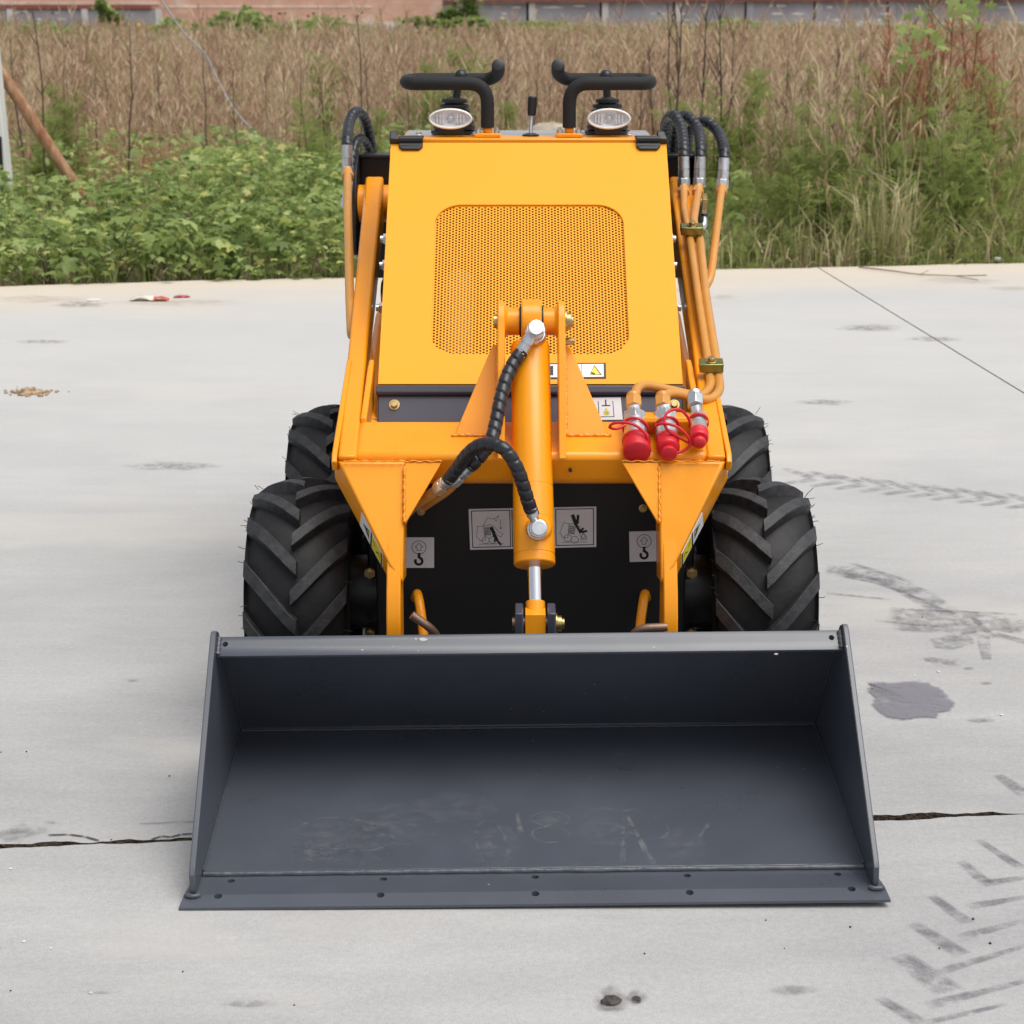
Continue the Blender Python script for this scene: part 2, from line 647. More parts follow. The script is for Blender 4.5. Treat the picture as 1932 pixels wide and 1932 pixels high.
# ---- marks lying on the concrete
TYRE_INK = stain_mat("tyre_rubber_mark", (.17, .17, .19), 26, .34, .64, (1, 1, 1), .66)
OIL = stain_mat("oil_stain", (.21, .205, .235), 16, .18, .52, (1, 1, 1), .84)
SKID = stain_mat("skid_smear", (.19, .19, .21), 24, .40, .66, (1.0, 1.0, 1), .60)
SPOT = stain_mat("damp_stain", (.27, .26, .26), 30, .38, .62, (1, 1, 1), .75)
MUD = stain_mat("dry_mud_stain", (.40, .29, .19), 14, .40, .70, (.6, 1.6, 1), .5)
zlay = [0.0006]


def stain(pts, m, name="stain", soft=.25, cov=1.0, inner=.8):
    zlay[0] += .00003
    z = zlay[0]
    pts = [Vector((p[0], p[1], z)) for p in pts]
    n = len(pts)
    c = sum(pts, Vector()) / n
    mid = [c + (p - c) * inner for p in pts]
    mb = MB().add([c] + mid + pts, [(0, 1 + i, 1 + (i + 1) % n) for i in range(n)] + [(1 + i, n + 1 + i, n + 1 + (i + 1) % n, 1 + (i + 1) % n) for i in range(n)])
    mb.A["cover"] = [cov] * (n + 1) + [cov * soft] * n
    return mb.build(name, m, pv, fix=False, flat=True)


def gp(x, y):
    p = G(x, y)
    return (p.x, p.y)


def streak(a, b, wa, wb_, m, cov=1.0, name="tyre_mark"):    # one lug print: soft-edged bar between two ground points
    zlay[0] += .00003
    z = zlay[0]
    a, b = Vector((*a, z)), Vector((*b, z))
    d = (b - a).normalized()
    o = Vector((-d.y, d.x, 0))
    vs, cv = [], []
    n = 8
    for i in range(n + 1):
        t = i / n
        w_ = wa * (1 - t) + wb_ * t
        p = a * (1 - t) + b * t
        e = min(1, 4 * t + .3, 4 * (1 - t) + .3)
        for k, c in ((-1, .0), (-.55, .9), (.55, 1), (1, .15)):
            vs.append(p + o * w_ * k)
            cv.append(c * e * cov)
    fs = [(i * 4 + k, i * 4 + k + 1, i * 4 + k + 5, i * 4 + k + 4) for i in range(n) for k in range(3)]
    mb = MB().add(vs, fs)
    mb.A["cover"] = cv
    return mb.build(name, m, pv, fix=False, flat=True)


# lug prints at the lower right
for a, b, wa in (((1757, 1690), (1826, 1742), .016), ((1722, 1742), (1816, 1803), .020), ((1696, 1802), (1790, 1872), .030), ((1656, 1882), (1740, 1932), .016), ((1812, 1625), (1868, 1672), .017),
                 ((1845, 1585), (1930, 1640), .013), ((1880, 1462), (1935, 1500), .020)):
    streak(gp(*a), gp(*b), wa * .7, wa, TYRE_INK, 1.0)
for a, b, wa in (((1810, 1770), (1930, 1738), .014), ((1770, 1835), (1935, 1785), .012), ((1750, 1898), (1940, 1850), .014), ((1825, 1712), (1940, 1692), .014), ((1855, 1668), (1940, 1655), .015), ((1740, 1932), (1900, 1895), .009)):
    streak(gp(*a), gp(*b), wa, wa * .5, TYRE_INK, .9)
# chevron trail behind, running off to the right
for k in range(11):
    x = 1478 + 46 * k + (k % 2) * 3
    y = 893 + k * 5.2
    streak(gp(x, y - 9), gp(x + 56, y + 9), .016, .028, TYRE_INK, .75)
    streak(gp(x + 62, y + 11), gp(x + 2, y + 20), .026, .018, TYRE_INK, .70)
# broad curved skid
for pts in ([(1556, 1066), (1600, 1068), (1660, 1078), (1715, 1097), (1765, 1120), (1810, 1150), (1780, 1160), (1740, 1146), (1690, 1116), (1640, 1098), (1590, 1086), (1556, 1084)],
            [(1680, 1145), (1740, 1150), (1810, 1150), (1870, 1160), (1945, 1168), (1945, 1200), (1880, 1192), (1820, 1200), (1760, 1196), (1690, 1192), (1672, 1170)],
            [(1752, 1206), (1800, 1196), (1845, 1190), (1838, 1216), (1800, 1228), (1762, 1224)],
            [(1838, 1192), (1868, 1200), (1872, 1246), (1852, 1246)]):
    stain([gp(*p) for p in pts], SKID, "skid_mark", .1, .95, .85)
for a, b, w_ in (((1600, 1062), (1720, 1098), .012), ((1640, 1090), (1800, 1160), .010), ((1700, 1150), (1920, 1160), .010), ((1830, 1160), (1876, 1205), .010), ((1870, 1195), (1945, 1215), .018), ((1650, 1172), (1800, 1186), .010), ((1560, 1120), (1680, 1132), .008), ((1560, 1078), (1690, 1100), .016)):
    streak(gp(*a), gp(*b), w_, w_, TYRE_INK, .8, "skid_mark")
HAIR = stain_mat("hairline_crack_dirt", (.05, .04, .03), 60, .2, .45, (1, 1, 1), .95)
for run in ([(285, 1586), (305, 1579), (322, 1581), (342, 1576), (364, 1574)], [(90, 1577), (130, 1576), (160, 1580), (188, 1588)], [(262, 1556), (340, 1553), (420, 1552)]):
    for p_, q_ in zip(run[:-1], run[1:]):
        streak(gp(*p_), gp(*q_), .0035, .0030, HAIR, .95 if run[0][1] > 1560 else .35, "hairline_crack")
# oil stain right of the bucket, its outline ragged
pts = [(1635, 1286), (1672, 1289), (1720, 1285), (1752, 1289), (1775, 1300), (1784, 1309), (1805, 1330), (1795, 1341), (1770, 1349), (1768, 1358), (1740, 1355), (1705, 1361), (1680, 1357), (1655, 1345), (1642, 1332), (1650, 1318), (1636, 1305), (1642, 1296)]
rag = []
for p_, q_ in zip(pts, pts[1:] + pts[:1]):
    for k_ in range(5):
        rag.append((p_[0] + (q_[0] - p_[0]) * k_ / 5 + rng.gauss(0, 1.6), p_[1] + (q_[1] - p_[1]) * k_ / 5 + rng.gauss(0, .9)))
o = stain([gp(*p) for p in rag], OIL, "oil_stain", .15, 1.0, .90)
for x, y, rx, ry in ((1790, 1250, 34, 9), (1758, 1245, 22, 5), (1830, 1262, 14, 3), (1640, 1300, 6, 3), (1860, 1290, 14, 3)):
    stain([gp(x + rx * math.cos(t) * rng.uniform(.7, 1.2), y + ry * math.sin(t)) for t in np.linspace(0, 2 * math.pi, 14, endpoint=False)], SPOT, "damp_stain", 0, 1.0, .5)
for x, y, rx, ry, m in ((50, 1567, 42, 13, SPOT), (95, 1553, 16, 4, SPOT), (20, 1578, 40, 14, SPOT), (80, 645, 60, 4, SPOT), (150, 575, 60, 7, SPOT), (195, 1874, 42, 3, SPOT), (1300, 548, 40, 5, MUD), (1365, 562, 30, 6, MUD), (1810, 530, 90, 9, MUD), (1640, 620, 70, 8, SPOT), (1760, 640, 60, 5, SPOT), (80, 565, 110, 9, MUD), (340, 572, 130, 8, MUD), (1900, 545, 60, 6, MUD),
                        (330, 880, 90, 10, SPOT), (1560, 760, 60, 6, SPOT), (250, 1285, 14, 3, SPOT), (1850, 1360, 30, 5, SPOT), (470, 1895, 60, 8, SPOT), (1500, 1870, 60, 10, SPOT)):
    c_ = G(x, y)
    stain([gp(x + rx * math.cos(t) * rng.uniform(.75, 1.2), y + ry * math.sin(t) * rng.uniform(.8, 1.2)) for t in np.linspace(0, 2 * math.pi, 18, endpoint=False)], m, "damp_stain" if m is SPOT else "mud_stain", 0, .8, .45)

# ------------------------------------------------------------------ litter and stones on the concrete
def lump(name, p, r, m, label, cat, group=None, flat_=.6, seed=0, n=10):
    q = random.Random(seed)
    mb = MB().ball((0, 0, 0), r, n, (1, .8, flat_))
    for v in mb.V:
        v *= q.uniform(.82, 1.15)
        v.z += r * flat_ * .8
    o = mb.build(name, m, sharp=50)
    o.location = p
    o.rotation_euler = (0, 0, q.uniform(0, 6))
    return tag(o, label, cat, group)


def slabspot(x, y):                               # where on the slab, in words
    if y > 1715 and 340 < x < 1690:
        return "in front of the bucket, " + ("left part" if x < 800 else "middle" if x < 1250 else "right part")
    side = "left" if x < 966 else "right"
    if x > 1700 and y > 1600:
        return "among the tyre prints at the lower right"
    if y > 1600:
        return "below the crack at the lower " + side
    if y > 1350:
        return "just above the crack at the " + side
    if y > 1180:
        return "beside the bucket's %s end" % side
    return "beside the front tyre at the " + side


GRIT = mat("dark_grit", (.03, .03, .032), .8, bump=.5, bscale=80)
PALEGRIT = mat("pale_grit", (.62, .61, .58), .8)
k = 0
for x, y, r_ in ((1216, 1800, .0045), (1604, 1750, .0055), (1445, 1737, .004), (345, 1834, .004), (1868, 1781, .006), (1836, 1735, .006), (1772, 1790, .004), (50, 1419, .005), (628, 1290, .004), (1740, 1165, .005), (1605, 1270, .005),
                 (1545, 1502, .006), (20, 1870, .004), (555, 1897, .004), (320, 1465, .005), (210, 1585, .004), (1480, 1790, .003), (2, 1420, .004)):
    lump("pebble", G(x, y), r_ * .42, GRIT, "tiny dark pebble on the concrete " + slabspot(x, y), "pebble", "dark pebbles scattered on the concrete", .7, k)
    k += 1
for x, y, r_ in ((45, 1777, .006), (172, 1874, .006), (96, 1790, .005), (20, 1640, .006), (1770, 1268, .007), (1725, 1275, .005), (1640, 1440, .004), (1890, 1350, .008)):
    lump("chalk_chip", G(x, y), r_ * .6, PALEGRIT, "small white chip on the concrete " + slabspot(x, y), "chip", "white chips scattered on the concrete", .4, k)
    k += 1
# two holes knocked in the concrete at the bottom of the picture, and a flake
for x, y, r_, lb in ((1154, 1889, .016, "larger dark clod beside the bottom edge of the concrete"), (1201, 1884, .009, "smaller dark clod to the right of the larger clod")):
    lump("soil_clod", G(x, y + 4), r_, mat("clod_" + str(x), (.07, .06, .055), .95, var=.4, vscale=80, bump=.8, bscale=120), lb, "clod", "clods near the bottom edge", .35, k, 14)
    k += 1
    p = G(x, y)
    stain([(p.x + r_ * 1.7 * math.cos(t) * rng.uniform(.8, 1.2), p.y + r_ * 2.6 * math.sin(t) * rng.uniform(.8, 1.2)) for t in np.linspace(0, 2 * math.pi, 16, endpoint=False)], SPOT, "damp_stain", .2, 1.0, .7)
p = G(1158, 1568)


def strip_obj(name, a, b, w_, h, m, label, cat):
    a, b = Vector(a), Vector(b)
    d = (b - a).normalized()
    o_ = Vector((-d.y, d.x, 0)) * w_
    c = (a + b) / 2
    mb = MB().slab([a - c - o_, b - c - o_, b - c + o_, a - c + o_], (0, 0, h))
    o = mb.build(name, m, bevel=min(w_, h) * .3)
    o.location = c
    return tag(o, label, cat)


strip_obj("plastic_stick", G(164, 568), G(190, 567.5), .010, .008, mat("white_plastic_litter", (.72, .72, .70), .5), "short white plastic stick lying near the left planted edge", "litter")
cr_ = MB()
P0 = G(282, 567)
for i in range(9):
    for j in range(4):
        pass
vs, fs = [], []
nx, ny = 12, 5
for j in range(ny):
    for i in range(nx):
        u, v = i / (nx - 1), j / (ny - 1)
        vs.append(((u - .5) * .19 * (1 - .25 * abs(v - .5)), (v - .5) * .07, .006 + .016 * abs(math.sin(u * 5 + v * 3)) * math.sin(math.pi * u) + .004 * math.sin(9 * u + 7 * v)))
fs = [(j * nx + i, j * nx + i + 1, (j + 1) * nx + i + 1, (j + 1) * nx + i) for j in range(ny - 1) for i in range(nx - 1)]
wr = MB().add(vs, fs).build("paper_wrapper", mat("cream_wrapper_paper", (.70, .66, .56), .6, var=.1, vscale=30), fix=False, sharp=60)
wr.data.materials.append(mat("red_wrapper_print", (.55, .09, .07), .6))
for f in wr.data.polygons:
    if f.center.x > .03:
        f.material_index = 1
wr.location = P0
md = wr.modifiers.new("thick", 'SOLIDIFY')
md.thickness = .0012
tag(wr, "crumpled cream and red paper wrapper on the concrete near the planted edge", "wrapper")
w2 = MB().add([(v[0] * .42, v[1] * .6, v[2] * .5) for v in vs], fs).build("red_scrap", mat("red_scrap_paper", (.52, .10, .11), .6), fix=False, sharp=60)
md = w2.modifiers.new("thick", 'SOLIDIFY')
md.thickness = .0012
w2.location = G(343, 561)
w2.rotation_euler = (0, 0, .25)
tag(w2, "small red paper scrap right of the crumpled cream wrapper", "scrap")
# crumbs of soil
sp = MB()
q = random.Random(5)
for i in range(140):
    p = G(52 + q.gauss(0, 18) + 20 * q.random(), 741 + q.gauss(0, 3.2)) - G(50, 741)
    r_ = q.uniform(.003, .011)
    sp.ball((p.x, p.y, r_ * .4), r_, 6, (1, 1, .7))
o = sp.build("soil_crumbs", mat("brown_crumbs", (.34, .24, .15), .95, var=.5, vscale=30), fix=False)
o.location = G(50, 741)
tag(o, "scatter of brown soil crumbs on the concrete at the left", "soil crumbs", kind="stuff")
# twig lying at the far edge
tw = MB()
pts = [G(1620, 508), G(1680, 515), G(1735, 522), G(1800, 525), G(1845, 533)]
tw.tube(spline([p + Vector((0, 0, .012)) for p in pts], .05), [.0045 - .003 * i / len(spline(pts, .05)) for i in range(len(spline(pts, .05)))], 6)
tw.tube([pts[2] + Vector((0, 0, .012)), pts[2] + Vector((.06, .08, .02))], .002, 5)
tw.tube([pts[3] + Vector((0, 0, .012)), pts[3] + Vector((.14, -.10, .03))], .003, 5)
tag(tw.build("twig", mat("dry_twig", (.25, .18, .13), .9)), "long dry brown twig lying on the concrete along the right planted edge", "twig")
strip_obj("rubber_sliver", G(1551, 1527), G(1566, 1528), .004, .004, GRIT, "black rubber sliver lying on the concrete right of the front tyre", "rubber scrap").location = G(1558, 1527)

# ------------------------------------------------------------------ far walls
WY = 65.0


def wx(x, Y=WY):
    return W(x, 40, Y).x


def wz(y, Y=WY):
    return W(966, y, Y).z


RENDER_ = mat("grey_cement_render", (.33, .33, .36), .9, var=.16, vscale=.9, bump=.3, bscale=8)
PIERM = mat("pale_pier_render", (.60, .59, .57), .9, var=.08, vscale=3)
COPM = mat("dark_red_coping", (.20, .080, .065), .85, var=.2, vscale=4)
LIME = mat("white_lime_plinth", (.74, .73, .71), .9, var=.2, vscale=4)


def pinkbrick():
    m = bpy.data.materials.new("weathered_pink_brick")
    m.use_nodes = True
    t = m.node_tree
    b = t.nodes["Principled BSDF"]
    b.inputs["Roughness"].default_value = .9
    tc = t.nodes.new("ShaderNodeTexCoord")
    mp = t.nodes.new("ShaderNodeMapping")
    mp.inputs["Rotation"].default_value = (R(90), 0, 0)
    br = t.nodes.new("ShaderNodeTexBrick")
    br.inputs["Scale"].default_value = 1.0
    br.inputs["Brick Width"].default_value = .25
    br.inputs["Row Height"].default_value = .072
    br.inputs["Mortar Size"].default_value = .008
    br.inputs["Color1"].default_value = (.72, .41, .29, 1)
    br.inputs["Color2"].default_value = (.63, .34, .235, 1)
    br.inputs["Mortar"].default_value = (.70, .53, .43, 1)
    nz = t.nodes.new("ShaderNodeTexNoise")
    nz.inputs["Scale"].default_value = 1.4
    nz.inputs["Detail"].default_value = 7
    rp = t.nodes.new("ShaderNodeValToRGB")
    rp.color_ramp.elements[0].position, rp.color_ramp.elements[1].position = .52, .72
    mx_ = t.nodes.new("ShaderNodeMixRGB")
    mx_.inputs[2].default_value = (.76, .58, .48, 1)
    t.links.new(tc.outputs["Object"], mp.inputs[0])
    t.links.new(mp.outputs[0], br.inputs["Vector"])
    t.links.new(tc.outputs["Object"], nz.inputs["Vector"])
    t.links.new(nz.outputs["Fac"], rp.inputs[0])
    t.links.new(rp.outputs[0], mx_.inputs[0])
    t.links.new(br.outputs["Color"], mx_.inputs[1])
    t.links.new(mx_.outputs[0], b.inputs["Base Color"])
    return m


PINK = pinkbrick()
bw = empty("brick_building", (wx(560), WY + .6, -.13))
tag(bw, "long weathered pink brick building wall behind the field at the upper left", "brick building")


def bpart(mb, name, m, par):
    return mb.build(name, m, par, org=par.location)


bpart(MB().box(wx(-500), wx(838), WY + .6, WY + .9, -.13, 4.6), "wall", PINK, bw)
bpart(MB().box(wx(540), wx(836), WY + .55, WY + .62, -.13, wz(42)), "plinth", LIME, bw)
bpart(MB().box(wx(-500), wx(845), WY + .45, WY + 6.0, 4.6, 4.75), "roof_slab", RENDER_, bw)
qq = random.Random(3)
for k_ in range(9):                               # putlog holes left in the brickwork
    x, y = qq.uniform(430, 830), qq.choice((24, 26, 28, 31))
    bpart(MB().box(wx(x) - .04, wx(x) + .04, WY + .592, WY + .61, wz(y) - .025, wz(y) + .025), "putlog_hole", DARK, bw)
bpart(MB().box(wx(300), wx(700), WY + .585, WY + .61, wz(15), wz(11)), "mortar_band", mat("pale_mortar_band", (.78, .62, .52), .9, var=.2, vscale=1.5), bw)
bpart(MB().box(wx(-400), wx(296), WY + .57, WY + .61, wz(9), wz(4)), "mortar_band", MATS["pale_mortar_band"], bw)

lw = empty("boundary_wall", (wx(100), WY, -.13))
tag(lw, "low grey rendered wall with a red brick coping course in front of the pink brick building", "wall")
bpart(MB().box(wx(-400), wx(300), WY, WY + .2, -.13, wz(19)), "wall", RENDER_, lw)
bpart(MB().box(wx(-400), wx(296), WY + .02, WY + .22, wz(19) + .001, wz(17)), "coping_bed", COPM, lw)
cbm = None
for k_ in range(150):
    x0 = wx(-120) + k_ * .125
    if x0 > wx(286):
        break
    if cbm is None:
        cbm = bpart(MB().box(0, .105, -.06, .2, 0, .135), "coping_brick", mat("coping_brick_red", (.30, .11, .08), .85, var=.3, vscale=1.2), lw)
        o = cbm
        o.data.transform(Matrix.Translation(Vector(lw.location)))
    else:
        o = cbm.copy()
        COL.objects.link(o)
        o.parent = lw
    o.location = Vector((x0, WY, wz(17) + .001 + qq.uniform(-.006, .006))) - Vector(lw.location)
for x in (-85, 20, 161, 300):
    bpart(MB().box(wx(x) - .10, wx(x) + .10, WY - .06, WY - .001, -.13, wz(17)), "pier", PIERM, lw)
bpart(MB().box(wx(-400), wx(300), WY - .04, WY - .001, -.13, wz(52)), "plinth", LIME, lw)

rw = empty("perimeter_wall", (wx(1400), WY, -.13))
tag(rw, "long grey rendered boundary wall with dark red coping and pale piers across the upper right", "wall")
xs_ = [835, 863, 1000, 1138, 1276, 1411, 1541, 1679, 1816, 1953, 2090, 2230]
for a_, b_ in zip(xs_[:-1], xs_[1:]):
    bpart(MB().box(wx(a_) + .02, wx(b_) - .12, WY + .02, WY + .2, -.13, wz(5.5 - (a_ - 900) * .004)), "panel", RENDER_, rw)
for x in xs_[1:]:
    bpart(MB().box(wx(x) - .035, wx(x) + .17, WY - .03, WY + .1, -.13, wz(4.5 - (x - 900) * .004)), "pier", PIERM if x < 1300 else RENDER_, rw)
    bpart(MB().box(wx(x) - .12, wx(x) - .036, WY + .16, WY + .2, -.13, wz(4.5 - (x - 900) * .004)), "joint_recess", DARK, rw)
bpart(MB().add([(wx(835), WY - .10, wz(5.5)), (wx(2240), WY - .10, wz(.5)), (wx(2240), WY + .3, wz(.5)), (wx(835), WY + .3, wz(5.5)),
                (wx(835), WY - .10, wz(-1)), (wx(2240), WY - .10, wz(-6)), (wx(2240), WY + .3, wz(-6)), (wx(835), WY + .3, wz(-1))],
               [(0, 3, 2, 1), (4, 5, 6, 7), (0, 1, 5, 4), (1, 2, 6, 5), (2, 3, 7, 6), (3, 0, 4, 7)]), "coping", COPM, rw)
# ragged white plinth: lime wash and rubble along the foot
m = MB()
for k_ in range(120):
    x = 850 + k_ * 12
    h = wz(49 - 4 * abs(math.sin(k_ * .37)) - 3 * qq.random() - (3 if x > 1400 else 0))
    m.box(wx(x), wx(x + 12) - .002, WY - .045 - .01 * qq.random(), WY + .018, -.13, h)
bpart(m, "plinth", LIME, rw)
for k_ in range(26):                              # flaked patches of old whitewash
    x, y = qq.uniform(870, 1930), qq.choice((9, 11, 14, 26, 33, 38))
    wd, hh = qq.uniform(4, 26), qq.uniform(1, 3)
    n = 10
    pts = [(wx(x + wd * math.cos(t) * qq.uniform(.5, 1)), WY + .012, wz(y + hh * math.sin(t) * qq.uniform(.5, 1))) for t in np.linspace(0, 2 * math.pi, n, endpoint=False)]
    bpart(MB().slab(pts, (0, .012, 0)), "whitewash_patch", LIME, rw)
for k_ in range(14):
    x, y = qq.uniform(5, 290), qq.choice((22, 24, 27, 36))
    wd, hh = qq.uniform(4, 16), qq.uniform(1, 2.5)
    pts = [(wx(x + wd * math.cos(t) * qq.uniform(.5, 1)), WY - .008, wz(y + hh * math.sin(t) * qq.uniform(.5, 1))) for t in np.linspace(0, 2 * math.pi, 10, endpoint=False)]
    bpart(MB().slab(pts, (0, .012, 0)), "whitewash_patch", LIME, lw)

# ------------------------------------------------------------------ post, pole, wire, rock at the edges
ps = MB().slab([W(30, 492, 11.1), W(-48, 490, 11.1), W(-82, -60, 11.1), W(-25, -60, 11.1)], (0, .12, 0))
post = ps.build("white_post", mat("white_post_paint", (.74, .74, .72), .6, var=.04, vscale=3), bevel=.006)
tag(post, "white painted post cut by the left edge with a dark label on it", "post")
lb = MB().slab([W(-40, 255, 11.095), W(2.5, 258, 11.095), W(6, 320, 11.095), W(-38, 322, 11.095)], (0, .004, 0))
lb.build("dark_label", INK, post)
rust = mat("rusty_pole", (.46, .30, .18), .85, col2=(.26, .10, .045), vscale=26, bump=.4, bscale=50, stretch=(1, 1, .35))
a_, b_ = W(196, 432, 11.35), W(-70, 28, 11.25)
pl = MB()
n = 30
pl.tube([a_ * (1 - i / n) + b_ * (i / n) for i in range(n + 1)], .0345, 18)
tag(pl.build("rusty_pole", rust, sharp=50), "rusty steel pole leaning diagonally out of the leaves against the white post", "pole")
wr_ = MB()
pts = [W(250, -80, 16.0), W(312, 12, 16.0), W(350, 66, 16.0), W(384, 98, 16.0), W(410, 150, 16.0), W(440, 204, 15.8), W(478, 247, 15.5), W(505, 280, 15.3), W(545, 312, 15.0), W(575, 338, 14.7)]
wr_.tube(spline(pts, .08), .0075, 6)
tag(wr_.build("guy_wire", mat("grey_wire", (.40, .40, .42), .5, metal=.3)), "thin grey wire slanting down across the brown field at upper left", "wire")
lump("boulder", W(1038, 262, 12.4), .20, mat("pale_boulder", (.42, .36, .28), .9, var=.2, vscale=8, bump=.6, bscale=20), "pale boulder seen behind the loader's control deck", "boulder", None, .55, 77, 18).location.z = W(1038, 262, 12.4).z - .10
strip_obj("concrete_chunk", G(1886, 497) + Vector((0, .08, .0)), G(1893, 497) + Vector((0, .1, 0)), .014, .02, PALEGRIT, "small white lump at the planted edge on the far right", "stone")

# ================================================================== the loader
ORG = (0, 4.03, 0)
loader = empty("skid_loader", (CX, 4.03, 0))
tag(loader, "small orange stand-on skid loader with grey front bucket parked on the concrete", "skid loader")


def part(mb, name, m, parent=None, bevel=0.0, sharp=35, label=None, **k):
    o = mb.build(name, m, parent or loader, bevel, org=ORG, sharp=sharp, **k)
    if label:
        o["label"] = label
    return o


def sides(fn):                                  # the left and the mirrored right piece
    for s in (-1, 1):
        fn(s)


def mx(p, s):                                   # a point measured on the left, on side s
    return Vector((p[0] if s < 0 else -p[0], p[1], p[2]))


# ------------------------------------------------------------------ wheels
TR, LUGH = 0.2195, 0.0240


def crown(x):                                   # tread radius across the width
    return TR - 2.6 * x * x - (0.0 if abs(x) < .085 else 60 * (abs(x) - .085) ** 2)


def wheel(s, Y, first=False):
    c = Vector((s * 0.455, Y, 0.241))
    rim = MB()
    rim.lathe((-.07, 0, 0), (1, 0, 0), [(0, .135), (.0, .128), (.03, .118), (.05, .06), (.09, .06), (.11, .118), (.14, .128), (.14, .135)], 28)
    wo_ = rim.build("wheel", BLACK, loader)
    wo_.location = c - Vector(ORG)
    prof = [(-.082, .130), (-.096, .150), (-.103, .175), (-.100, .198)]
    prof += [(x, crown(x)) for x in np.linspace(-.094, .094, 13)]
    prof += [(.100, .198), (.103, .175), (.096, .150), (.082, .130)]
    ty = MB().lathe((0, 0, 0), (1, 0, 0), prof, 72)
    # mould seam round the middle of the tread
    ty.lathe((-.0015, 0, 0), (1, 0, 0), [(0, crown(0) - .002), (0, crown(0) + .0012), (.003, crown(0) + .0012), (.003, crown(0) - .002)], 72)
    ty.build("tyre", RUBBER, wo_, fix=False, sharp=50)
    return wo_


def lug_mesh(side):
    m = MB()
    n = 9
    rows = []
    for i in range(n + 1):
        f = i / n
        x = side * (-.006 + f * .108)
        xr = max(-.100, min(.100, x))
        th = 0.52 * f ** 1.1                     # sweep round the tyre from centre to shoulder
        hw = (.0135 + .004 * f) / TR
        top = crown(max(-.094, min(.094, xr))) + LUGH * (1 - .15 * f)
        bot = crown(max(-.094, min(.094, xr))) - .012
        if f > .99:
            bot = top - .03
        for (r_, e) in ((bot, -1.22), (top, -1), (top, 1), (bot, 1.22)):
            a = th + e * hw
            rows.append((xr if r_ == top else xr * .99, r_, a))
    vs = [(x, -r_ * math.cos(a), r_ * math.sin(a)) for x, r_, a in rows]
    fs = []
    for i in range(n):
        o = i * 4
        fs += [(o, o + 1, o + 5, o + 4), (o + 1, o + 2, o + 6, o + 5), (o + 2, o + 3, o + 7, o + 6), (o + 3, o, o + 4, o + 7)]
    fs += [(0, 3, 2, 1), (n * 4, n * 4 + 1, n * 4 + 2, n * 4 + 3)]
    return MB().add(vs, fs)


NL = 13
lug_data = {}


def lugs(wh, turn):
    rnd = random.Random(int(turn * 1000))
    for side in (-1, 1):
        if side not in lug_data:
            o = lug_mesh(side).build("tread_lug", LUGM, wh, sharp=40)
            md = o.modifiers.new("bevel", 'BEVEL')
            md.width, md.segments, md.limit_method = .0011, 1, 'ANGLE'
            lug_data[side] = o
            first = o
        else:
            first = lug_data[side].copy()
            COL.objects.link(first)
            first.parent = wh
        for k in range(NL):
            o = first if k == 0 else first.copy()
            if k:
                COL.objects.link(o)
                o.parent = wh
            o.rotation_euler = (-(turn + (k + (0.5 if side > 0 else 0)) * 2 * math.pi / NL), 0, 0)
    hair = MB()                                  # moulding whiskers on the shoulders and lugs
    for k in range(70):
        side = rnd.choice((-1, 1))
        a = rnd.random() * 2 * math.pi
        x = side * rnd.uniform(.085, .101)
        r_ = crown(min(.09, abs(x))) + rnd.choice((0, LUGH))
        p = Vector((x, -r_ * math.cos(a), r_ * math.sin(a)))
        d = Vector((side * rnd.uniform(.4, 1), -math.cos(a) * rnd.uniform(0, .7), math.sin(a) * rnd.uniform(0, .7))).normalized()
        L = rnd.uniform(.008, .016)
        q = p + d * L + Vector((0, rnd.uniform(-.003, .003), rnd.uniform(-.003, .003)))
        hair.tube([p - d * .004, p + d * L * .5, q], .0006, 4)
    o = hair.build("rubber_whiskers", RUBBER, wh, fix=False)
    o["kind"] = "stuff"


for s in (-1, 1):
    for Y, tn in ((3.69, 0.06), (4.385, 0.20)):
        lugs(wheel(s, Y), tn + (0 if s < 0 else .13))

# ------------------------------------------------------------------ chassis
ch = MB()
ch.box(-.30, .30, 3.60, 4.80, .11, .50)
ch.box(-.325, .325, 4.62, 4.95, .50, .97)
ch.box(-.245, .245, 4.10, 4.62, .50, .86)
for s in (-1, 1):
    ch.cyl((s * .28, 3.69, .252), (s * .40, 3.69, .252), .075, 20)
    ch.cyl((s * .28, 4.385, .252), (s * .40, 4.385, .252), .075, 20)
    ch.box(*sorted((s * .295, s * .325)), 3.63, 4.75, .12, .44)
chassis = part(ch, "chassis", BLACK, bevel=.006)
fp = MB().slab([(-.305, 3.575, .565), (.305, 3.575, .565), (.305, 3.605, .09), (-.305, 3.605, .09)], (0, .012, 0))
front_panel = part(fp, "front_panel", DARK, bevel=.003)
FPN = Vector((0, -.475, -.03)).normalized()
FP0 = Vector((0, 3.575, .565))


def bolt(p, n, r=.009, m=GOLD, parent=None, h=.007):
    n = Vector(n).normalized()
    p = Vector(p)
    b = MB()
    b.lathe(p, n, [(0, r * 1.55), (r * .22, r * 1.55), (r * .24, r)], 18)
    b.cyl(p + n * r * .2, p + n * (h + r * .2), r, 6)
    return part(b, "bolt", m, parent, bevel=.0008, sharp=25)


for x, y in ((794, 965), (1213, 959)):
    bolt(onplane(x, y, FP0, FPN), FPN, .0055, h=.003)
for s in (-1, 1):                               # bolts on the wheel motors, deep between frame and tyre
    for y, Y in ((1075, 3.60), (1189, 3.62)):
        p = mx(P(699, y, Y), s)
        b = MB().cyl(p, p + Vector((0, -.03, 0)), .0055, 12)
        b.cyl(p + Vector((0, -.010, 0)), p + Vector((0, -.024, 0)), .0115, 6)
        part(b, "motor_bolt", GOLD, sharp=25)

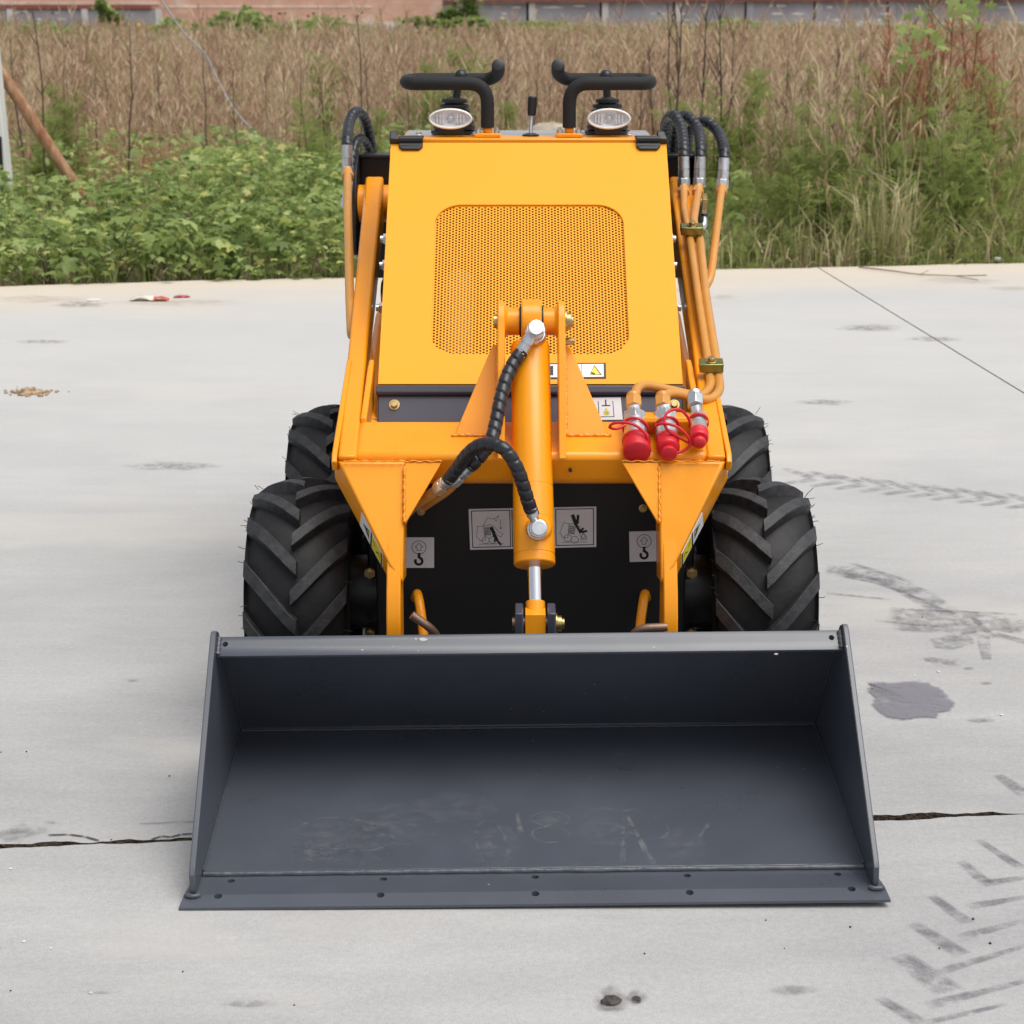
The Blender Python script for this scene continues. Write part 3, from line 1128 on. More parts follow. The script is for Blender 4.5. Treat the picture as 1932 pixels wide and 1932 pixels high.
# grey panel under the bonnet, with its folded trim strip
lp = MB().slab([(-.306, 3.765, .652), (.306, 3.765, .652), (.306, 3.712, .565), (-.306, 3.712, .565)], (0, .012, -.004))
lower_panel = part(lp, "lower_panel", SLATE, bevel=.002)
for s in (-1, 1):                               # narrow side returns of the panel
    e = MB().slab([(s * .308, 3.77, .650), (s * .308, 3.712, .56), (s * .308, 3.80, .56), (s * .308, 3.85, .64)], (-s * .004, 0, 0))
    part(e, "panel_return", SLATE)
LPN = Vector((0, -.087, .053)).normalized()
LP0 = Vector((0, 3.765, .652))
ts = MB().prism_x([(3.772, .662), (3.758, .664), (3.752, .652), (3.754, .645), (3.764, .650)], -.310, .310)
part(ts, "trim_strip", SLATE, bevel=.0015)
bolt(onplane(744, 764, LP0, LPN), LPN, .0075)
bolt(onplane(1272, 764, LP0, LPN), LPN, .0075)

# ------------------------------------------------------------------ bonnet with perforated grille
HB = Vector((0, 3.775, .664))
HS = Vector((0, .781, .6245)).normalized()
HN = Vector((0, -HS.z, HS.y))
HL = .697


def hp(u, s, n=0.0):
    return HB + Vector((u, 0, 0)) + HS * s + HN * n


def rrect(u0, u1, s0, s1, r0, r1, n, k=9):       # rounded outline, r0 low corners, r1 high corners
    pts = []
    for (cx, cy, r, a0) in ((u1 - r0, s0 + r0, r0, -90), (u1 - r1, s1 - r1, r1, 0), (u0 + r1, s1 - r1, r1, 90), (u0 + r0, s0 + r0, r0, 180)):
        for i in range(k + 1):
            a = R(a0 + 90 * i / k)
            pts.append(hp(cx + r * math.cos(a), cy + r * math.sin(a), n))
    return pts


g0, g1, s0, s1 = -.2035, .2035, .079, .505
hood_mb = MB()
for (a, b, c, d) in ((-.307, .307, 0, HL),):
    hood_mb.slab([hp(a, c), hp(b, c), hp(b, d), hp(a, d)], HN * -.004)
hood = part(hood_mb, "bonnet", HOODM)
bpy.context.view_layer.update()
cm = MB().slab(rrect(g0, g1, s0, s1, .052, .058, .02), HN * -.05)
hood = cut(hood, cm, ORG)
for s in (-1, 1):
    fl = MB().slab([hp(s * .3068, 0.002, -.0005), hp(s * .3068, HL - .002, -.0005), hp(s * .3068, HL - .002, -.030), hp(s * .3068, .002, -.030)], (-s * .004, 0, 0))
    part(fl, "bonnet_flange", HOODM, hood, bevel=.0015)


def grille():
    m = MB()
    col_, pit, hr = .00686, .00792, .0026
    a, b = .5 * pit, .25 * pit                   # hexagon cells with flat left/right spacing
    ru = [hp(0, 0)]
    nc = int((g1 - g0 + .03) / col_) + 1
    nr = int((s1 - s0 + .03) / pit) + 1
    V, F = [], []

    def inside(u, s):
        m_ = .0022
        if not (g0 + m_ < u < g1 - m_ and s0 + m_ < s < s1 - m_):
            return False
        rr = .055
        for cu, du in ((g0 + rr, -1), (g1 - rr, 1)):
            for cs, ds in ((s0 + rr, -1), (s1 - rr, 1)):
                if (u - cu) * du > 0 and (s - cs) * ds > 0 and math.hypot(u - cu, s - cs) > rr - m_:
                    return False
        return True

    hx = pit / math.sqrt(3)
    for i in range(nc):
        for j in range(nr):
            u = g0 - .015 + i * col_
            s = s0 - .015 + (j + .5 * (i & 1)) * pit
            o = len(V)
            for k in range(6):
                an = R(60 * k)
                V.append(hp(u + hx * math.cos(an), s + hx * math.sin(an), -.0048))
            if inside(u, s):
                for z in (-.0048, -.0066):
                    for k in range(12):
                        an = R(30 * k)
                        V.append(hp(u + hr * math.cos(an), s + hr * math.sin(an), z))
                for k in range(6):
                    a0, a1, a2 = o + 6 + 2 * k, o + 6 + (2 * k + 1) % 12, o + 6 + (2 * k + 2) % 12
                    F.append((o + k, o + (k + 1) % 6, a2, a1, a0))
                for k in range(12):
                    F.append((o + 6 + k, o + 6 + (k + 1) % 12, o + 18 + (k + 1) % 12, o + 18 + k))
            else:
                F.append(tuple(o + k for k in range(6)))
    m.V, m.F = V, F
    return part(m, "grille", HOODM, hood, fix=False, flat=True)


grille()
# what shows faintly through the holes: radiator and fan shroud
rad = MB().slab([hp(-.17, .03, -.09), hp(.13, .03, -.09), hp(.13, .56, -.09), hp(-.17, .56, -.09)], HN * -.03)
part(rad, "radiator", mat("radiator_core", (.06, .022, .012), .6, bump=.4, bscale=300, stretch=(8, 1, 1)))
eng = MB().slab([hp(-.29, .02, -.13), hp(.29, .02, -.13), hp(.29, HL, -.05), hp(-.29, HL, -.05)], HN * -.02)
part(eng, "engine_bulkhead", DARK)
pipe_in = MB().tube([hp(-.150, .10, -.062), hp(-.150, .34, -.062)], .034, 16)
part(pipe_in, "air_cleaner", mat("air_cleaner_grey", (.38, .34, .30), .5))

for s, x in ((-1, 776), (1, 1222)):              # bonnet hinges at the top edge
    hu = onplane(x, 262, HB, HN).x
    h = MB()
    h.slab([hp(hu - .0265, HL - .017, .001), hp(hu + .0265, HL - .017, .001), hp(hu + .0265, HL + .002, .001), hp(hu - .0265, HL + .002, .001)], HN * .006)
    h.slab([hp(hu - .019, HL - .026, .001), hp(hu + .019, HL - .026, .001), hp(hu + .0265, HL - .0172, .001), hp(hu - .0265, HL - .0172, .001)], HN * .006)
    h.cyl(hp(hu - .0265, HL + .002, .008), hp(hu + .0265, HL + .002, .008), .0085, 14)
    h.box(hu - .0265, hu + .0265, HB.y + HS.y * HL + .01, HB.y + HS.y * HL + .055, HB.z + HS.z * HL + .004, HB.z + HS.z * HL + .012)
    part(h, "hinge", PLASTIC, hood, bevel=.0012)
    cp = MB().slab([hp(s * .298 - .012, HL - .004, -.004), hp(s * .298 + .012, HL - .004, -.004), hp(s * .298 + .005, HL + .022, -.002), hp(s * .298 - .012, HL + .022, -.002)], HN * .018)
    part(cp, "corner_bracket", PLASTIC, hood, bevel=.003)

# ------------------------------------------------------------------ control deck
DZ = 1.108
dk = MB().box(-.300, .300, 4.335, 4.425, DZ - .03, DZ)
dk.box(-.298, .298, 4.4255, 4.80, DZ - .06, DZ - .018)
deck = part(dk, "control_deck", ORANGE, bevel=.004)
tp = MB().box(-.292, .292, 4.435, 4.78, DZ - .0175, DZ - .015)
part(tp, "deck_mat", mat("deck_sheet", (.30, .30, .31), .5, var=.1), deck)
bd = MB().box(-.27, .27, 4.66, 4.80, .5, DZ - .061)
part(bd, "rear_console", BLACK, deck, bevel=.004)
for x in (790, 895, 1096, 1186):                 # small hex screws along the deck edge
    p = P(x, 254, 4.40)
    p.z = DZ + .003
    bolt(p, (0, 0, 1), .006, ZINC, deck, h=.005)


HY = 4.385


def handle(s):
    def q(x, y, Y):
        return mx(P(x, y, Y), s)
    b0 = q(920, 250, HY)
    x0 = b0.x
    zt = P(920, 157.5, HY).z
    xe = q(783, 157, HY).x
    xi = q(925, 150, 4.60).x
    pts = [(x0, HY, DZ + .020), (x0, HY, zt), (xe, HY, zt)]
    run = bend(pts, .045, 7)
    # the loop turns back on itself and returns behind, then kicks up at its free end
    for k in range(1, 9):
        a = math.pi * k / 9
        run.append(Vector((xe + (-1 if s < 0 else 1) * .012 * math.sin(a) * 2, HY + .09 * (1 - math.cos(a)), zt)))
    e1 = q(925, 149, HY + .18)
    e2, e3 = q(940, 139, HY + .15), q(940, 123, HY + .10)
    run += bend([(xe, HY + .18, zt), (e1.x, HY + .18, zt), tuple(e2), tuple(e3)], .04, 7)
    h = MB().tube(run, .0150, 16)
    hb = part(h, "handle", FOAM, sharp=50)
    e2 = Vector(run[-1])
    d = (run[-1] - run[-3]).normalized()
    part(MB().lathe(e2 - d * .001, d, [(0, .0148), (.003, .014), (.004, .011)], 18), "end_cap", PLASTIC, hb)
    fl = MB()
    fl.box(x0 - .0295, x0 + .0295, HY - .034, HY + .034, DZ + .0005, DZ + .009)
    fl.cyl((x0, HY, DZ + .009), (x0, HY, DZ + .0195), .0105, 16)
    part(fl, "handle_base", ORANGE, hb, bevel=.002)
    for dx in (-.021, .021):
        for dy in (-.024, .024):
            part(MB().cyl((x0 + dx, HY + dy, DZ + .009), (x0 + dx, HY + dy, DZ + .014), .0065, 6)
                 .cyl((x0 + dx, HY + dy, DZ + .014), (x0 + dx, HY + dy, DZ + .019), .0033, 10), "bolt", ZINC, hb, sharp=25)


sides(handle)


def joystick(s):
    px_ = 857 if s < 0 else 1146
    c = P(px_, 225, 4.475)
    x0 = c.x
    lean = .016 if s < 0 else -.004
    st = MB()
    zb = P(866, 144, 4.48).z
    st.cyl((x0, 4.475, DZ + .05), (x0 + lean * .7, 4.48, zb - .012), .0078, 14, .0095)
    st.ball((x0 + lean, 4.48, zb), .0155, 16)
    j = part(st, "joystick", PLASTIC, sharp=50)
    bt = MB()
    zs, n = DZ - .014, 8
    prof = []
    for k in range(n):                            # rubber bellows
        r_ = .057 - .0040 * k + .0015 * math.sin(k * 2.3 + s)
        z = k * .0118
        prof += [(z, r_ - .010), (z + .001, r_ - .001), (z + .005, r_), (z + .0095, r_ - .001), (z + .0105, r_ - .010)]
    prof += [(n * .0118 + .002, .012)]
    bt.lathe((x0, 4.475, zs), (lean * .6, 0, 1), prof, 28)
    part(bt, "boot", PLASTIC, j, sharp=30)
    pl = MB().box(x0 - .05, x0 + .05, 4.428, 4.525, DZ - .0148, DZ - .009)
    part(pl, "boot_flange", PLASTIC, j, bevel=.001)


sides(joystick)


def lamp(s):
    c = P(850 if s < 0 else 1149, 224, 4.375)
    A, B = .0495, .0232
    n = 40

    def ell(k, y, a=A, b=B):                      # pointed oval
        t = 2 * math.pi * k / n
        return (c.x + a * math.cos(t), y, c.z + b * math.sin(t))

    def rings(rs):
        m = MB()
        vs = [ell(k, y, a, b) for (y, a, b) in rs for k in range(n)]
        fs = [(i * n + k, i * n + (k + 1) % n, (i + 1) * n + (k + 1) % n, (i + 1) * n + k) for i in range(len(rs) - 1) for k in range(n)]
        return m.add(vs, fs)
    Y = c.y
    rim = rings([(Y + .02, A - .006, B - .005), (Y + .006, A, B), (Y - .004, A, B), (Y - .007, A - .003, B - .003), (Y - .004, A - .0055, B - .0055), (Y + .004, A - .007, B - .007)])
    hl = part(rim, "headlight", LAMPG, sharp=40)
    bk = rings([(Y + .001, A - .006, B - .006), (Y + .006, A - .013, B - .010), (Y + .009, A * .35, B * .40), (Y + .0095, .0005, .0005)])
    # fluted reflector
    for i, v in enumerate(bk.V):
        v.y += .0010 * math.sin((v.x - c.x) * 700)
    part(bk, "reflector", REFL, hl, sharp=20)
    part(MB().lathe((c.x, Y + .010, c.z), (0, -1, 0), [(0, .0085), (.004, .0080), (.008, .006), (.0095, .0005)], 18), "bulb", ZINC, hl)
    for dx in (-.030, -.023, -.016, .016, .023, .030):          # ribs moulded in the lens
        part(MB().box(c.x + dx - .0012, c.x + dx + .0012, Y - .003, Y + .003, c.z - .0105, c.z + .0105), "lens_rib", REFL, hl)
    ln = rings([(Y - .004, A - .0055, B - .0055), (Y - .0065, A - .02, B - .012), (Y - .0072, .0005, .0005)])
    part(ln, "lens", LENS, hl, sharp=60)
    br = MB().box(c.x - .030, c.x + .030, Y + .012, Y + .03, DZ + .003, c.z - .012)
    br.lathe((c.x, Y + .018, c.z), (0, 1, 0), [(0, .018), (.012, .017), (.022, .008)], 18)
    part(br, "lamp_bracket", PLASTIC, hl, bevel=.002)


sides(lamp)

lv = P(1001, 250, 4.41)
lev = part(MB().cyl((lv.x, 4.41, DZ), P(1003, 214, 4.42), .0042, 12), "lever", ZINC)
k0, k1 = P(1003, 218, 4.42), P(1005, 184, 4.42)
part(MB().lathe(k0, k1 - k0, [(0, .0088), (.006, .0098), (.03, .0108), (.041, .0105), (.043, .008)], 16), "knob", PLASTIC, lev)
part(MB().lathe((lv.x, 4.40, DZ + .0005), (0, 0, 1), [(0, .019), (.003, .019), (.004, .015), (.006, .01)], 18), "lever_boot", PLASTIC, lev)

# ------------------------------------------------------------------ lift arms
AN = Vector((0, -.2596, .9657))                   # normal of the arm's sloping top face


def arm(s):
    xo, xi = -.405, -.360                          # at the rear pivot
    xo2, xi2 = -.3630, -.3385                      # at the front
    m = MB()
    T = [(xo, 4.85, .975), (xi, 4.85, .975), (-.327, 3.463, .590), (xo2, 3.463, .590)]
    dns = [Vector((0, .03, -.105))] * 2 + [Vector((0, .03, -.035))] * 2
    m.slab([mx(p, s) for p in T], (0, 0, 1))
    for i in range(4):
        m.V[4 + i] = m.V[i] + dns[i]
    a = part(m, "lift_arm", ORANGE, bevel=.006)
    # doubler plates riding either side of the arm's lower half
    t0 = (3.83, .702)
    pl = [(3.845, .700), (3.80, .688), (3.475, .594), (3.462, .580), (3.475, .560), (3.62, .54), (3.90, .60)]
    m = MB().prism_x(pl, -.3745, -.3645)
    if s > 0:
        m.mirror()
    part(m, "doubler_plate", ORANGE, a, bevel=.002)
    m = MB().prism_x([(3.850, .700), (3.80, .690), (3.604, .6335), (3.60, .56), (3.80, .60)], -.3300, -.3180)
    if s > 0:
        m.mirror()
    part(m, "inner_plate", ORANGE, a, bevel=.003)
    # rear pivot boss and pin
    pv = MB().cyl(mx((-.4255, 4.86, .905), s), mx((-.325, 4.86, .905), s), .047, 24)
    part(pv, "pivot_boss", ORANGE, a, bevel=.003)
    pn = MB().cyl(mx((-.455, 4.86, .905), s), mx((-.30, 4.86, .905), s), .018, 18)
    pn.cyl(mx((-.455, 4.86, .905), s), mx((-.442, 4.86, .905), s), .026, 6)
    part(pn, "pivot_pin", GOLD, a, bevel=.001)
    # front cover: bright sloping face, its chamfered lower flank, and the plate that carries the coupling
    o1, o2 = P(640, 871, 3.462), P(764, 871, 3.462)
    e1, e2 = P(735.5, 1064, 3.362), P(761, 1100, 3.355)
    f1, f2 = P(632, 903, 3.53), P(737, 1100, 3.40)
    f0 = P(631, 868, 3.50)
    bk = Vector((0, .10, -.02))
    vs = [o1, o2, e2, e1, f2, f1, f0, o1 + bk + Vector((.0, 0, 0)), o2 + bk, e2 + bk, f2 + bk * .8, f1 + bk * .6]
    vs = [mx(v, s) for v in vs]
    fs = [(0, 1, 2, 3), (0, 3, 4, 5), (0, 5, 6), (3, 2, 4), (1, 8, 9, 2), (2, 9, 10, 4), (4, 10, 11, 5), (6, 5, 11, 7), (0, 6, 7), (0, 7, 8, 1), (7, 11, 10, 9, 8)]
    part(MB().add(vs, fs), "front_cover", ORANGE, a, bevel=.004)
    prof = [(3.480, .580), (3.468, .575), (3.3645, .404), (3.340, .362), (3.326, .318), (3.320, .26), (3.375, .16), (3.42, .16), (3.43, .34), (3.54, .49), (3.54, .56)]
    m = MB().prism_x(prof, -.268, -.242)
    if s > 0:
        m.mirror()
    part(m, "coupling_plate", ORANGE, a, bevel=.0025)
    g = [P(764, 872, 3.456), P(833, 873, 3.456), P(764, 990, 3.40)]
    m = MB().slab([mx(v, s) for v in g], (0, .012, -.004))
    part(m, "web_gusset", ORANGE, a, bevel=.002)
    # weld beads
    wb = MB()
    run = [mx(P(763 + .8 * math.sin(k * 1.9), y, 3.4545 - (y - 876) * .00049), s) for k, y in enumerate(np.linspace(880, 985, 26))]
    wb.tube(run, [.0024 + .0006 * math.sin(k * 2.1) + .0005 * math.sin(k * .9) for k in range(26)], 8)
    run = [mx(P(x, 870 + 1.2 * math.sin(k * 1.3), 3.4555), s) for k, x in enumerate(np.linspace(648, 834, 40))]
    wb.tube(run, [.0014 + .0003 * math.sin(k * 1.7) for k in range(40)], 8)
    part(wb, "weld_bead", WELDO, a, sharp=60)
    return a


arms = {s: arm(s) for s in (-1, 1)}


def pivot_bracket(s):                             # black ear on the rear tower that carries the arm
    m = MB()
    prof = [(4.90, 1.018), (5.00, 1.025), (5.02, .80), (4.90, .76), (4.82, .78), (4.80, .86), (4.84, .98)]
    m.prism_x(prof, -.438, -.427)
    m.prism_x([(4.93, 1.022), (4.99, 1.022), (4.99, 1.012), (4.93, 1.012)], -.4265, -.30)
    m.box(-.4265, -.305, 4.965, 4.978, .70, 1.0115)
    if s > 0:
        m.mirror()
    part(m, "pivot_bracket", BLACK, bevel=.003)
    lc = MB()                                     # lift cylinder between arm and chassis
    p0, p1 = mx((-.322, 3.64, .555), s), mx((-.325, 4.35, .70), s)
    lc.cyl(p0, p1, .026, 24)
    o = part(lc, "lift_cylinder", ORANGE, bevel=.002)
    d = (p1 - p0).normalized()
    part(MB().cyl(p0 + d * .10, p0 + d * .106, .0265, 24), "cylinder_band", ZINC, o)
    part(MB().cyl(p1, p1 + d * .28, .013, 18), "piston_rod", CHROME, o)
    # black cross tube and hose ends seen through the gap beside the bonnet
    part(MB().box(*sorted((s * .30, s * .345)), 4.12, 4.18, .56, .63), "side_bracket", BLACK, bevel=.003)
    hh = MB().tube(spline([mx((-.305, 4.30, .80), s), mx((-.325, 4.33, .78), s), mx((-.32, 4.36, .70), s), mx((-.27, 4.4, .66), s)], .01), .011, 12)
    part(hh, "side_hose", HOSEM)
    for z, y in ((.875, 4.40), (.82, 4.36), (.745, 4.22)):
        part(MB().cyl(mx((-.285, y, z), s), mx((-.333, y, z), s), .012, 6).cyl(mx((-.333, y, z), s), mx((-.34, y, z), s), .008, 12), "hose_fitting", ZINC, sharp=25)


sides(pivot_bracket)

# ------------------------------------------------------------------ cross beam between the arms
bm_ = MB().prism_x([(3.470, .5915), (3.605, .6290), (3.605, .50), (3.497, .530)], -.3345, .3345)
beam = part(bm_, "cross_beam", ORANGE, bevel=.012)
hole = P(1076, 887, 3.478)
part(MB().cyl(hole + Vector((0, -.004, 0)), hole + Vector((0, .01, 0)), .0035, 12), "hole_plug", DARK, beam)


def beamtop(x, t):                                # point on the beam's top face, t from front to back
    return Vector((x, 3.470 + .135 * t, .592 + .036 * t))


# ------------------------------------------------------------------ bracket that holds the tilt cylinder
def ear(s):
    prof = [(3.452, .588), (3.459, .600), (3.590, .828), (3.600, .846), (3.622, .857), (3.645, .853), (3.662, .836), (3.664, .812), (3.600, .60), (3.56, .585)]
    m = MB().prism_x(prof, -.0645, -.0505)
    if s > 0:
        m.mirror()
    e = part(m, "cylinder_ear", ORANGE, bevel=.0022)
    a, b, c, d = mx((-.066, 3.645, .768), s), mx((-.075, 3.645, .766), s), mx((-.146, 3.545, .6135), s), mx((-.066, 3.545, .6135), s)
    part(MB().slab([a, b, c, d], (0, .011, -.003)), "gusset", ORANGE, e, bevel=.0015)
    wb = MB()
    run = [mx((x, 3.540, .613 + .0008 * math.sin(k * 1.3)), s) for k, x in enumerate(np.linspace(-.068, -.152, 26))]
    wb.tube(run, [.0036 + .0003 * math.sin(k * 2.0) + .0004 * math.sin(k * .8) for k in range(26)], 8)
    run = [mx((-.0665 - .0004 * math.sin(k), 3.640 - .0951 * k / 25, .768 - .153 * k / 25), s) for k in range(26)]
    wb.tube(run, [.0032 + .0008 * math.sin(k * 2.3) for k in range(26)], 8)
    part(wb, "weld_bead", WELDO, e, sharp=60)
    bo = MB().lathe(mx((-.0505, 3.626, .817), s), (1 if s < 0 else -1, 0, 0), [(0, .033), (.006, .0265), (.028, .0265), (.0282, .025)], 28)
    part(bo, "boss", ORANGE, e, bevel=.001)
    return e


ears = {s: ear(s) for s in (-1, 1)}
part(MB().cyl((-.072, 3.626, .817), (.072, 3.626, .817), .0135, 18), "pivot_pin", GOLD)
nut = MB().lathe((.0645, 3.626, .817), (1, 0, 0), [(0, .0235), (.003, .0235), (.0032, .017), (.012, .017), (.0122, .011), (.016, .011)], 24)
nut.cyl((.0645, 3.628, .778), (.083, 3.628, .778), .0075, 6)
part(nut, "pin_retainer", GOLD, bevel=.0006)

# ------------------------------------------------------------------ tilt cylinder
C0 = P(1000, 648, 3.605)
C1 = P(1008.5, 1066, 3.372)
cdv = (C1 - C0).normalized()
CLN = (C1 - C0).length
tc_ = MB().lathe(C0, cdv, [(0, .030), (.003, .0355), (.008, .0372), (CLN * .655, .0375), (CLN * .656, .0371), (CLN * .658, .0371), (CLN * .659, .0377),
                           (CLN * .80, .0380), (CLN * .801, .0377), (CLN * .803, .0377), (CLN * .804, .0382), (CLN * .955, .0384), (CLN * .957, .0376), (CLN * .962, .0376), (CLN * .963, .0386), (CLN - .002, .0386), (CLN, .037), (CLN, .012)], 40)
tilt = part(tc_, "tilt_cylinder", ORANGE, sharp=30)
ey = MB()
eyc = Vector((0, 3.626, .817))
ey.cyl(eyc + Vector((-.0195, 0, 0)), eyc + Vector((.0195, 0, 0)), .0425, 34)
ey.box(-.0193, .0193, 3.592, 3.655, .770, .817)
part(ey, "cylinder_eye", ORANGE, tilt, bevel=.003)
part(MB().cyl((-.0225, 3.626, .817), (.0225, 3.626, .817), .030, 24), "bush", DARK, tilt)
kb = MB().box(-.011, .011, 0, .016, -.006, .006)
R1 = C1 + cdv * .0715
part(MB().cyl(C1 - cdv * .02, R1, .0140, 28), "piston_rod", CHROME, tilt)
re_ = MB()
re_.lathe(R1 - cdv * .002, cdv, [(0, .0165), (.001, .0178), (.024, .0178), (.0245, .0170)], 26)
rc = P(1010, 1172, 3.305)
re_.box(rc.x - .0185, rc.x + .0185, rc.y - .022, rc.y + .022, rc.z - .05, rc.z + .020)
part(re_, "rod_eye", ORANGE, tilt, bevel=.004)
for sx, w_ in ((-1, 0), (1, 0)):
    lg = MB().prism_x([(3.274, .345), (3.335, .345), (3.36, .23), (3.318, .22), (3.278, .275)], rc.x + sx * .0235 - .0075 + sx * .006, rc.x + sx * .0235 + .0075 + sx * .006)
    part(lg, "clevis_lug", SLATE, bevel=.0025)
pn = MB().cyl((rc.x - .042, rc.y, rc.z - .004), (rc.x + .046, rc.y, rc.z - .004), .0115, 18)
part(pn, "clevis_pin", RODM)
pn = MB().lathe((rc.x + .0372, rc.y, rc.z - .004), (1, 0, 0), [(0, .019), (.003, .019), (.0032, .0145), (.011, .0145), (.0112, .010), (.016, .010)], 20)
part(pn, "pin_nut", GOLD, bevel=.0006)


def banjo(c, n, tail, rb=.0155):                  # hexagon banjo bolt with its ring
    n = Vector(n).normalized()
    b = MB()
    b.lathe(c - n * .026, n, [(0, .021), (.006, .019), (.0065, .0165), (.024, .0165)], 24)
    b.lathe(c - n * .002, n, [(0, rb * 1.06), (.002, rb * 1.10), (.003, rb)], 24)
    b.cyl(c, c + n * .013, rb, 6)
    b.lathe(c + n * .013, n, [(0, rb * .92), (.0012, rb * .86), (.0013, .0005)], 24)
    t = Vector(tail)
    m0 = c - n * .012
    b.cyl(m0, t, .0085, 14)
    return part(b, "banjo_bolt", ZINC, tilt, sharp=28, bevel=.0008)


HN_ = Vector((.05, -.86, .51))
bj1 = P(1011, 622, 3.548)
t1 = P(996, 642, 3.553)
banjo(bj1, HN_, t1, .0165)
bs = MB().lathe(bj1 + HN_.normalized() * -.055, HN_, [(0, .023), (.02, .021), (.031, .018)], 24)
part(bs, "port_boss", ORANGE, tilt)
bj2 = P(1016, 997, 3.342)
banjo(bj2, Vector((.06, -.93, .36)), P(1005, 972, 3.348), .0155)
bs = MB().lathe(bj2 + Vector((0, .04, -.012)), Vector((.06, -.93, .36)), [(0, .026), (.018, .023), (.022, .019)], 24)
part(bs, "port_boss", ORANGE, tilt)


def hose(pts, r=.0135, ends=(), name="hydraulic_hose", pitch=.0195):
    run = spline(pts, .0022)
    def rr(s_, a):                                # spiral guard: one wrap per pitch, with a groove between wraps
        f = (s_ / pitch + a / (2 * math.pi)) % 1.0
        g = min(f, 1 - f)
        return r * (1.0 - .27 * math.exp(-(g / .06) ** 2) + .07 * (f - .5))
    o = part(MB().tube(run, rr, 18), name, HOSEM, sharp=60)
    return o, run


def ferrule(parent, p, d, r=.0135, ln=.04, hexed=True):
    d = Vector(d).normalized()
    p = Vector(p)
    m = MB().lathe(p - d * .006, d, [(0, r * .96), (ln * .55, r * 1.0), (ln * .57, r * .86), (ln * .60, r * .86), (ln * .62, r * 1.02), (ln, r * .98), (ln + .001, r * .7)], 20)
    for k in range(8):                            # crimp flats
        pass
    part(m, "ferrule", ZINC, parent, sharp=25)
    if hexed:
        q = p + d * ln
        part(MB().cyl(q - d * .006, q + d * .016, r * 1.12, 6), "hex_nut", ZINC, parent, bevel=.0012, sharp=25)


# upper hose of the tilt cylinder: from the top banjo down the left of the barrel and under to the pipe
o, run = hose([P(984, 664, 3.548), P(969, 685, 3.535), P(955, 716, 3.510), P(944, 756, 3.482), P(936, 796, 3.455), P(925, 835, 3.425),
               P(900, 867, 3.418), P(887, 880, 3.425)], .0132)
ferrule(o, P(983, 665, 3.548), P(997, 642, 3.553) - P(983, 665, 3.548), .0125, .042, hexed=False)
ferrule(o, P(888, 879, 3.425), P(868, 898, 3.435) - P(888, 879, 3.425), .0120, .036)
# lower hose: arches from the bottom banjo over to the pipe at the left
o, run = hose([P(1002, 962, 3.345), P(996, 945, 3.338), P(986, 912, 3.330), P(975, 882, 3.325), P(955, 851, 3.330), P(932, 839, 3.345), P(905, 840, 3.365), P(881, 858, 3.39),
               P(862, 884, 3.415), P(845, 906, 3.43)], .0128)
ferrule(o, P(1002, 960, 3.345), P(1008, 977, 3.347) - P(1002, 960, 3.345), .0120, .020, hexed=False)
ferrule(o, P(846, 905, 3.43), P(828, 922, 3.445) - P(846, 905, 3.43), .0125, .024)
tip = MB().tube(bend([P(833, 918, 3.442), P(812, 934, 3.46), P(780, 954, 3.49), P(772, 964, 3.53)], .02), .0105, 14)
pp = part(tip, "hydraulic_pipe", PIPEM, sharp=50)
part(MB().cyl(P(836, 915, 3.44), P(826, 923, 3.447), .0150, 6), "pipe_nut", PIPEM, pp, bevel=.001, sharp=25)
tip = MB().tube(bend([P(873, 893, 3.437), P(845, 925, 3.465), P(800, 955, 3.52)], .02), .0095, 14)
part(tip, "hydraulic_pipe", PIPEM, sharp=50)


# ------------------------------------------------------------------ pipes and hoses on the arms
def armpipe(pts, rad=.05, r=.0100, nut=None):
    o = part(MB().tube(bend(pts, rad), r, 16), "hydraulic_pipe", PIPEM, sharp=50)
    if nut:
        a, b = Vector(nut[0]), Vector(nut[1])
        d = (b - a).normalized()
        part(MB().lathe(a, d, [(0, r * 1.05), (.002, r * 1.5), (.012, r * 1.55), (.014, r * 1.35), (.024, r * 1.3)], 18), "pipe_nut", PIPEM, o, sharp=30)
    return o


# right-hand pair running along the arm's top face, then across to the couplers
Y0 = 4.72
q1 = [P(1290, 352, Y0), P(1291, 395, 4.62), P(1301, 445, 4.42), P(1317, 560, 4.08), P(1337, 690, 3.81), P(1341, 728, 3.735),
      P(1319, 752, 3.690), P(1275, 742, 3.655), P(1203, 722, 3.640), P(1195, 745, 3.600), P(1195, 768, 3.560)]
q2 = [P(1319, 352, Y0 + .03), P(1308, 420, 4.50), P(1320, 445, 4.42), P(1332, 560, 4.08), P(1353, 690, 3.81), P(1358, 735, 3.722),
      P(1338, 758, 3.678), P(1300, 752, 3.655), P(1257, 738, 3.640), P(1250, 750, 3.600), P(1250, 768, 3.560)]
armpipe([q1[0], q1[1], q1[2], q1[3], q1[4], q1[5] + Vector((0, -.01, 0)), P(1323, 750, 3.688), q1[8], q1[10]], .035, .0094, (P(1290, 366, Y0 - .02), P(1290, 345, Y0 + .02)))
armpipe([q2[0], q2[1], q2[2], q2[3], q2[4], q2[5] + Vector((0, -.01, 0)), P(1340, 757, 3.676), q2[8], q2[10]], .035, .0094, (P(1316, 366, Y0), P(1319, 345, Y0 + .04)))
armpipe([P(1362, 352, 4.75), P(1341, 527, 4.42), P(1322, 556, 4.38)], .03, .0092, (P(1361, 366, 4.735), P(1363, 345, 4.77)))
# left-hand pipe outside the arm
armpipe([P(656, 320, 4.72), P(656, 400, 4.52), P(660, 560, 4.18), P(663, 632, 4.06), P(672, 640, 4.20)], .02, .0100, (P(656, 336, 4.69), P(655.5, 315, 4.73)))


